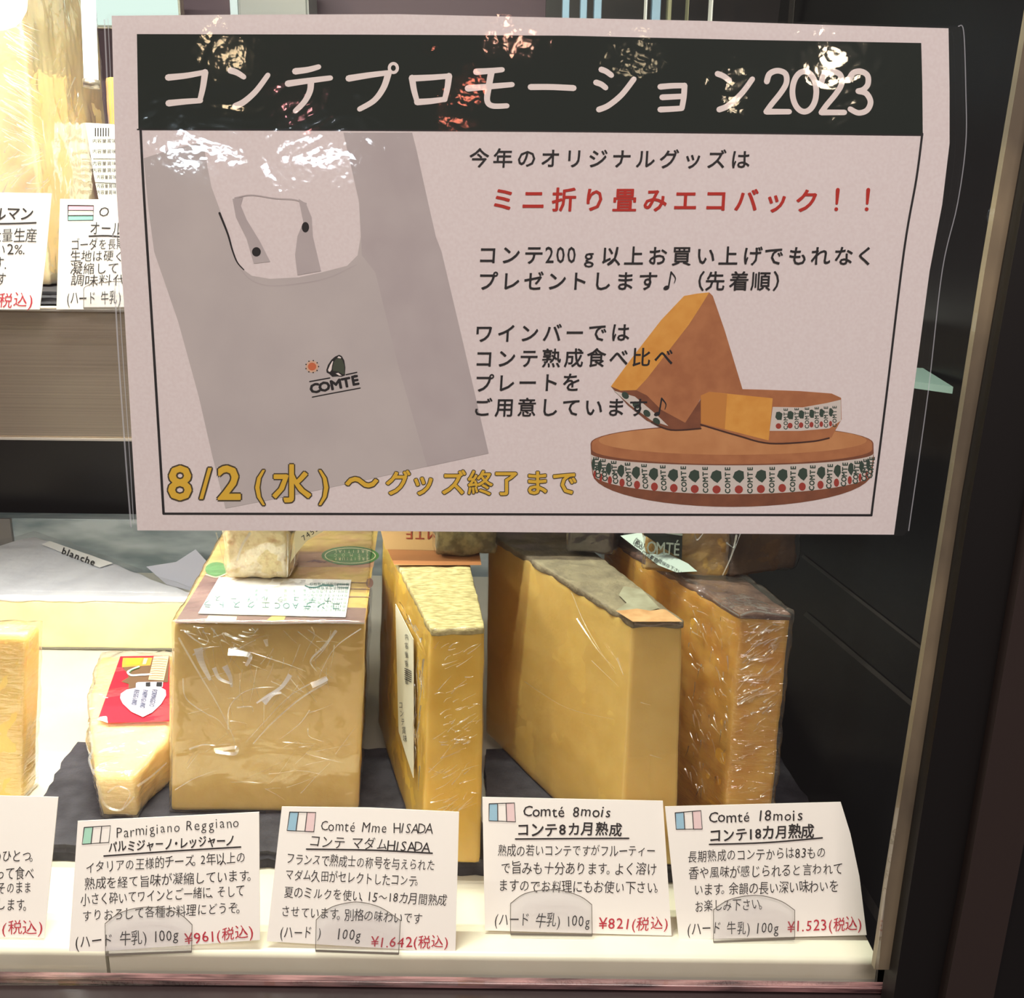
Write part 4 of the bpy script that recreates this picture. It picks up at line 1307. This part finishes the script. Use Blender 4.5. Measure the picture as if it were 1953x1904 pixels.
# shopping bag picture
M_bag = mat('bag_grey_print', srgb(190, 185, 186), 0.75, col2=srgb(197, 192, 192), nscale=40)
M_bag2 = mat('bag_shade_print', srgb(183, 176, 179), 0.75, col2=srgb(190, 184, 186), nscale=60)
p = Print(PO)
bag = [(274, 302), (330, 284), (387, 271), (395, 315), (403, 356), (421, 405), (440, 465), (457, 509), (480, 526), (515, 532), (570, 529), (612, 520), (662, 507), (682, 487), (688, 451), (685, 390),
       (680, 340), (655, 253), (786, 253), (795, 288), (815, 380), (831, 451), (842, 480), (880, 640), (932, 865), (800, 893), (700, 915), (560, 945), (430, 970), (405, 870), (379, 756), (340, 614), (294, 480), (282, 390)]
p.poly(bag, l1 + 2e-5, 0)
p.poly([(655, 253), (786, 253), (831, 451), (842, 480), (932, 865), (815, 890), (760, 700), (716, 520), (690, 487), (686, 390)], l1 + 4e-5, 1)
p.stroke([(457, 512), (480, 535), (515, 545), (570, 541), (625, 530), (680, 505)], 2.0, l1 + 5e-5, 1)
p.poly(t1([(540, 842), (585, 835), (575, 870), (600, 930), (655, 1020), (700, 1108), (630, 1116), (600, 1010), (555, 920)]), l1 + 4e-5, 1)
p.poly(t1([(820, 842), (850, 860), (875, 920), (880, 1000), (915, 1148), (815, 1165), (805, 1080), (815, 1000), (840, 940)]), l1 + 4e-5, 1)
p.stroke(t1([(550, 838), (620, 826), (720, 840), (800, 845), (852, 862)]), 2.4, l1 + 5e-5, 1)
p.disc(489, 480.5, 8.5, 9, l1 + 7e-5, 2); p.disc(582.5, 433.5, 7, 10, l1 + 7e-5, 2)
p.stroke(t1([(485, 902), (520, 990), (540, 1060), (560, 1110), (588, 1142)]), 4.2, l1 + 7e-5, 2, w2=2)
p.build('bag_picture', [M_bag, M_bag2, M_ink], po)
# logo on the bag
lg = lambda L: [(560 + x / 12.206, 660 + y / 12.206) for x, y in L]
M_lgreen = mat('logo_green', srgb(66, 76, 62), 0.7)
p = Print(PO)
p.disc(*lg([(430, 480)])[0], 12, 11.5, l2, 4); p.disc(*lg([(430, 480)])[0], 8, 7.5, l2 + 2e-5, 1)
for i in range(9):
    a = i * 0.7
    p.disc(*lg([(430 + 150 * math.cos(a), 480 + 140 * math.sin(a))])[0], 1.4, 1.4, l2 + 3e-5, 2, 6)
p.poly(lg([(760, 560), (800, 440), (880, 320), (960, 250), (1060, 205), (1120, 235), (1180, 340), (1205, 500), (1195, 690), (1120, 715), (1020, 710), (900, 720), (830, 650), (770, 620)]), l2, 2)
p.poly(lg([(800, 560), (850, 440), (905, 350), (920, 360), (895, 460), (880, 560), (850, 600), (820, 600)]), l2 + 2e-5, 3)
p.poly(lg([(905, 520), (935, 380), (990, 300), (1060, 280), (1130, 320), (1180, 450), (1185, 660), (1140, 660), (1050, 600), (920, 580)]), l2 + 3e-5, 0)
p.poly(lg([(1015, 275), (1050, 240), (1105, 265), (1100, 290), (1060, 285)]), l2 + 4e-5, 3)
p.poly(lg([(980, 640), (1040, 625), (1120, 690), (1060, 690)]), l2 + 4e-5, 3)
for a_, b_ in (([(375, 830), (840, 745)], 2.4), ([(1220, 670), (1470, 615)], 2.4), ([(435, 1192), (800, 1120), (1550, 980)], 2.2)):
    p.stroke(lg(a_), b_, l2, 2, smooth=False)
for c, (x, y), sz in zip('COMTE', [(490, 985), (715, 945), (985, 895), (1225, 850), (1435, 800)], (27, 27, 27, 27, 27)):
    X, Y = lg([(x, y)])[0]
    p.ch(c, X, Y, 25, off=0.05, lift=l2, mi=2, ang=-0.19, sx=1.12 if c != 'M' else 1.2)
for (x, y) in ((1380, 710),):
    X, Y = lg([(1400, 690)])[0]
    p.stroke([(X - 2, Y + 1), (X + 3, Y - 1)], 1.5, l2, 2)
p.build('bag_logo', [M_lgreen, mat('logo_orange', srgb(205, 110, 70), 0.7), M_ink, M_white, mat('logo_peach', srgb(216, 180, 155), 0.7)], po)

# body text
p = Print(PO)
p.row('今年のオリジナルグッズは', 914, 1412, 301, 304, 39, off=0.014, lift=l2, shear=0.06)
for c, x in zip('コンテ', (930, 974, 1018)): p.ch(c, x, 486, 39, 0.014, l3, shear=0.06)
for c, x in zip('200', (1048, 1069, 1090)): p.ch(c, x, 486, 44, 0.004, l3, sx=0.8)
p.ch('g', 1123, 487, 40, 0.004, l3, sx=1.1)
for c, x in zip('以上お買い上げでもれなく', (1165, 1209, 1254, 1300, 1346, 1389, 1435, 1476, 1522, 1565, 1609, 1650)): p.ch(c, x, 488, 39, 0.014, l3, shear=0.06)
for c, x in zip('プレゼントします（先着順）', (930, 974, 1018, 1062, 1103, 1148, 1192, 1236, 1325, 1364, 1410, 1451, 1493)): p.ch(c, x, 536, 39, 0.014, l3, shear=0.06)
p.row('ワインバーでは', 923, 1183, 636, 634, 38, off=0.014, lift=l3, shear=0.06)
p.row('コンテ熟成食べ比べ', 923, 1266, 684, 681, 38, off=0.014, lift=l3, shear=0.06)
p.row('プレートを', 923, 1090, 731, 729, 38, off=0.014, lift=l3, shear=0.06)
p.row('ご用意しています', 920, 1217, 777, 777, 38, off=0.014, lift=l3, shear=0.06)
for x, y in ((1277, 536), (1259, 777)):
    p.stroke([(x + 3, y - 17), (x - 2, y + 12)], 3.0, l3, smooth=False); p.disc(x - 6, y + 13, 6, 4, l3, rot=-0.4)
    p.stroke([(x + 3, y - 17), (x + 11, y - 6), (x + 9, y + 4)], 3.2, l3, w2=1.2)
p.build('body_lettering', M_ink, po)
p = Print(PO)
p.row('ミニ折り畳みエコバック', 960, 1539, 380, 383, 48, off=0.022, lift=l2, shear=0.06)
for x in (1597, 1655):
    p.stroke([(x + 1, 362), (x - 1, 388)], 7.5, l2, w2=5); p.disc(x - 2, 399, 3.6, 3.6, l2)
p.build('red_lettering', M_redprint, po)
p = Print(PO)
for off, mi, lf_ in ((0.055, 0, l2), (0.022, 1, l3)):
    for c, x, y, sz in (('8', 343, 921, 90), ('/', 392, 922, 84), ('2', 437, 921, 90), ('(', 496, 922, 72), ('水', 556, 922, 76), (')', 617, 922, 72), ('～', 690, 920, 66)):
        o_ = off if c not in '/()' else off - 0.015
        p.ch(c, x, y, sz, o_, lf_, mi, sx=1.05 if c in '82' else 1.0)
    for c, x in zip('グッズ終了まで', (759, 807, 865, 916, 966, 1024, 1077)):
        p.ch(c, x, 921, 50, off if c != '終' else off - 0.008, lf_, mi)
p.build('date_lettering', [mat('date_outline', srgb(70, 60, 40), 0.7), mat('date_yellow', srgb(225, 185, 60), 0.7)], po)

# cheese picture
M_or1 = mat('pic_orange', srgb(226, 166, 78), 0.75, col2=srgb(218, 154, 66), nscale=200)
M_or2 = mat('pic_tan', srgb(182, 122, 80), 0.75, col2=srgb(168, 108, 70), nscale=160)
M_or3 = mat('pic_brown', srgb(134, 82, 56), 0.75, col2=srgb(120, 72, 50), nscale=200)
M_band = mat('pic_band', srgb(212, 206, 200), 0.75)
M_pg = mat('pic_green', srgb(52, 72, 62), 0.75)
M_pr = mat('pic_red', srgb(160, 60, 50), 0.75)
M_pt = mat('pic_wheel_top', srgb(204, 148, 98), 0.75, col2=srgb(192, 134, 86), nscale=120)
p = Print(PO)
z1 = l1 + 2e-5
def arc(cx, cy, rx, ry, a0, a1, n=24):
    return [(cx + rx * math.cos(math.radians(a0 + (a1 - a0) * i / n)), cy + ry * math.sin(math.radians(a0 + (a1 - a0) * i / n))) for i in range(n + 1)]
out = arc(735, 800, 590, 78, 180, 360) + [(1327, 870), (1318, 930)] + arc(735, 925, 582, 140, 2, 178) + [(148, 880)]
p.poly(t4(out), z1, 2)
p.poly(t4(arc(735, 800, 585, 74, 180, 360) + arc(735, 825, 585, 62, 0, 180)), z1 + 2e-5, 1)
p.poly(t4(arc(738, 788, 560, 60, 0, 360, 40)), z1 + 3e-5, 6)
up = lambda a: (735 + 590 * math.cos(math.radians(a)), 842 + 50 * math.sin(math.radians(a)))
dn = lambda a: (735 + 578 * math.cos(math.radians(a)), 928 + 84 * math.sin(math.radians(a)))
p.poly(t4([up(a) for a in range(0, 181, 6)] + [dn(a) for a in range(180, -1, -6)]), z1 + 4e-5, 3)
for i in range(18):
    a = 168 - i * 156 / 17
    ux, uy = up(a); dx, dy = dn(a)
    mid = lambda t: (ux + (dx - ux) * t, uy + (dy - uy) * t)
    k = max(0.3, math.sin(math.radians(a)))
    gx_, gy_ = mid(0.38); rx_, ry_ = mid(0.84)
    X, Y = t4([(gx_ - 18 * k, gy_)])[0]
    p.poly([(X - 12 * k, Y + 2), (X - 8 * k, Y - 8), (X, Y - 12), (X + 9 * k, Y - 9), (X + 10 * k, Y + 4), (X + 2 * k, Y + 13), (X - 5 * k, Y + 9)], z1 + 6e-5, 4)
    X, Y = t4([(rx_ - 18 * k, ry_)])[0]
    p.disc(X, Y, 8 * k, 8, z1 + 6e-5, 5, 12)
    for j, c in enumerate('COMTE'):
        X, Y = t4([mid(0.9 - j * 0.195)])[0]
        p.ch(c, X + 13 * k, Y, 14, 0.04, z1 + 6e-5, 4, ang=-math.pi / 2, sx=0.9)
# quarter wheel piece
p.poly(t4([(625, 580), (700, 572), (860, 576), (1020, 582), (1150, 592), (1190, 610), (1192, 700), (1150, 775), (1060, 792), (890, 800), (760, 765), (605, 722), (605, 595)]), z1 + 8e-5, 1)
p.poly(t4([(605, 600), (640, 585), (905, 612), (888, 788), (605, 716)]), z1 + 10e-5, 0)
p.poly(t4([(605, 600), (640, 585), (715, 594), (705, 741), (605, 716)]), z1 + 11.5e-5, 7)
p.stroke(t4([(605, 722), (760, 768), (890, 800), (1060, 793), (1140, 778)]), 3, z1 + 13e-5, 8)
p.stroke(t4([(400, 712), (480, 744), (605, 738)]), 3, z1 + 13e-5, 8)
p.poly(t4([(905, 648), (1030, 650), (1130, 632), (1189, 618), (1190, 705), (1140, 738), (1020, 748), (892, 748)]), z1 + 10e-5, 3)
for i in range(6):
    x = 945 + i * 48 - i * i * 1.2
    k = 1 - i * 0.09
    X, Y = t4([(x - 12 * k, 685 - i * 3)])[0]
    p.poly([(X - 8 * k, Y + 3), (X - 6 * k, Y - 7), (X, Y - 8), (X + 6 * k, Y - 4), (X + 4 * k, Y + 8), (X - 4 * k, Y + 8)], z1 + 12e-5, 4)
    X, Y = t4([(x - 16 * k, 728 - i * 2)])[0]; p.disc(X, Y, 5.5 * k, 5.5, z1 + 12e-5, 5, 10)
    for j, c in enumerate('COMTE'):
        X, Y = t4([(x + 14 * k, 735 - j * 19 - i * 2)])[0]
        p.ch(c, X, Y, 11, 0.03, z1 + 12e-5, 4, ang=-math.pi / 2, sx=0.9)
# leaning wedge
p.poly(t4([(535, 185), (590, 175), (640, 170), (600, 235), (555, 305), (450, 440), (380, 530), (335, 578), (270, 580), (230, 562), (320, 440), (440, 285)]), z1 + 8e-5, 0)
p.poly(t4([(640, 170), (655, 185), (705, 330), (780, 578), (630, 580), (600, 620), (560, 700), (540, 714), (440, 660), (380, 600), (335, 578), (450, 440), (555, 305), (600, 235)]), z1 + 7e-5, 1)
p.poly(t4([(230, 562), (270, 580), (335, 578), (380, 600), (440, 660), (540, 714), (605, 615), (605, 738), (540, 742), (470, 745), (380, 705), (300, 640)]), z1 + 9e-5, 2)
p.poly(t4([(242, 580), (330, 605), (420, 680), (470, 728), (400, 705), (310, 640)]), z1 + 11e-5, 3)
for x, y in ((290, 600), (335, 640), (380, 675), (420, 708)):
    X, Y = t4([(x, y)])[0]; p.disc(X, Y, 8, 6, z1 + 12e-5, 4, 10, 0.8)
p.build('cheese_picture', [M_or1, M_or2, M_or3, M_band, M_pg, M_pr, M_pt, mat('pic_deep_orange', srgb(200, 136, 66), 0.75), mat('pic_shadow_line', srgb(70, 40, 30), 0.75)], po)

# laminate film with crinkles and its clear margin
lam_px = [(199, 38), (206, 26), (430, 24), (760, 23), (1080, 30), (1350, 36), (1560, 43), (1828, 50), (1838, 60), (1842, 170), (1842, 274), (1826, 390), (1797, 517), (1770, 750), (1733, 1012),
          (1724, 1022), (1200, 1022), (700, 1018), (255, 1016), (246, 980), (238, 850), (221, 590), (208, 241)]
M_lam = film_mat('laminate_film', 1.5, 0.04, bump=0.4, bscale=34, milk=0.003, bump2=0.07, b2scale=240, boost=1.0, dist=0.0008)
p = Print(PO)
p.poly(lam_px, 0.00075)
p.build('laminate', M_lam, po)
p = Print(PO)
M_edge = film_mat('laminate_edge', 1.5, 0.1, milk=0.35, boost=2.0, milkcol=(0.8, 0.85, 0.95))
p.stroke([(199, 38), (208, 241), (221, 590), (238, 850), (250, 1005)], 3.0, 0.0008)
p.build('laminate_edge', M_edge, po)
p = Print(PO)
p.stroke([(206, 36), (215, 241), (229, 590), (246, 850), (255, 1000)], 1.6, 0.0008)
p.build('laminate_edge', M_edge, po)
p = Print(PO)
p.stroke([(1828, 50), (1838, 60), (1842, 170), (1842, 274), (1826, 390), (1797, 517), (1770, 750), (1733, 1012)], 2.0, 0.0008)
p.build('laminate_edge', M_edge, po)

# ================================================================== shop lamps (behind the camera), seen only as reflections in the laminate
def mirror(px, py, dist):
    q = PO(px, py)
    d = (q - CAM).normalized()
    r = d - GN * 2 * d.dot(GN)
    return q + r * dist


def bulb(px, py, dist, r, col, s, label):
    c = mirror(px, py, dist)
    rt = root('shop_lamp', c, label, 'lamp', 'shop lamps behind the viewer')
    bm = bmesh.new()
    bmesh.ops.create_uvsphere(bm, u_segments=16, v_segments=10, radius=r)
    bm.transform(Matrix.Translation(c))
    bm_obj('bulb', bm, emit('bulb_%02d' % len(MATS), col, s), rt, True)
    bm = bmesh.new()
    bmesh.ops.create_cone(bm, cap_ends=True, segments=16, radius1=r * 0.5, radius2=r * 0.4, depth=r)
    bm.transform(Matrix.Translation(c + Vector((0, 0, r * 1.4))))
    bm_obj('socket', bm, M_gasket, rt, True)


bulb(445, 118, 2.2, 0.022, (1.0, 0.75, 0.45), 26, 'warm shop bulb reflected in the left of the title band')
bulb(1585, 118, 2.2, 0.038, (1.0, 0.82, 0.6), 50, 'large warm shop bulb reflected over the year in the title')
bulb(1408, 165, 2.4, 0.016, (1.0, 0.8, 0.55), 35, 'small warm shop bulb reflected near the title end')
bulb(975, 62, 2.4, 0.018, (1.0, 0.5, 0.35), 50, 'small reddish shop bulb reflected at the poster top edge')
bulb(890, 186, 2.4, 0.016, (1.0, 0.25, 0.15), 34, 'red shop bulb reflected in the title middle')
bulb(560, 205, 2.6, 0.014, (1.0, 0.4, 0.4), 60, 'tiny pink shop bulb reflected under the title')
bulb(1215, 105, 2.4, 0.016, (1.0, 0.8, 0.5), 14, 'small golden shop bulb reflected above the long vowel mark')


def tube(px0, px1, py, dist, col, s, label):
    a = mirror(px0, py, dist); c = mirror(px1, py, dist)
    rt = root('shop_tube', (a + c) / 2, label, 'lamp', 'shop tube lamps behind the viewer')
    bm = bmesh.new()
    bmesh.ops.create_cone(bm, cap_ends=True, segments=14, radius1=0.014, radius2=0.014, depth=(c - a).length)
    bm.transform(Matrix.Translation((a + c) / 2) @ (c - a).to_track_quat('Z', 'Y').to_matrix().to_4x4())
    bm_obj('glowing_tube', bm, emit('tube_%02d' % len(MATS), col, s), rt, True)


tube(310, 460, 296, 2.0, (0.75, 0.9, 1.0), 60, 'cool white tube lamp reflected on the bag picture, left one')
tube(540, 680, 302, 2.0, (0.8, 0.9, 1.0), 40, 'cool white tube lamp reflected on the bag picture, right one')
# one more warm bulb, mirrored as a soft upright streak in the brushed shelf fascia
q = PY(78, -150, SH_Y); d = (q - CAM).normalized()
c = q + Vector((d.x, -d.y, d.z)) * 1.6
rt = root('shop_lamp', c, 'warm shop bulb reflected in the brushed shelf fascia', 'lamp', 'shop lamps behind the viewer')
bm = bmesh.new(); bmesh.ops.create_uvsphere(bm, u_segments=16, v_segments=10, radius=0.05)
bm.transform(Matrix.Translation(c))
bm_obj('bulb', bm, emit('bulb_fascia', (1.0, 0.75, 0.45), 160), rt, True)
bm = bmesh.new(); bmesh.ops.create_cone(bm, cap_ends=True, segments=16, radius1=0.018, radius2=0.014, depth=0.035)
bm.transform(Matrix.Translation(c + Vector((0, 0, 0.048))))
bm_obj('socket', bm, M_gasket, rt, True)
print('tris', sum(len(o.data.polygons) for o in SC.objects if o.type == 'MESH'), 'zt', zt1, zt2, zt3, zt4)
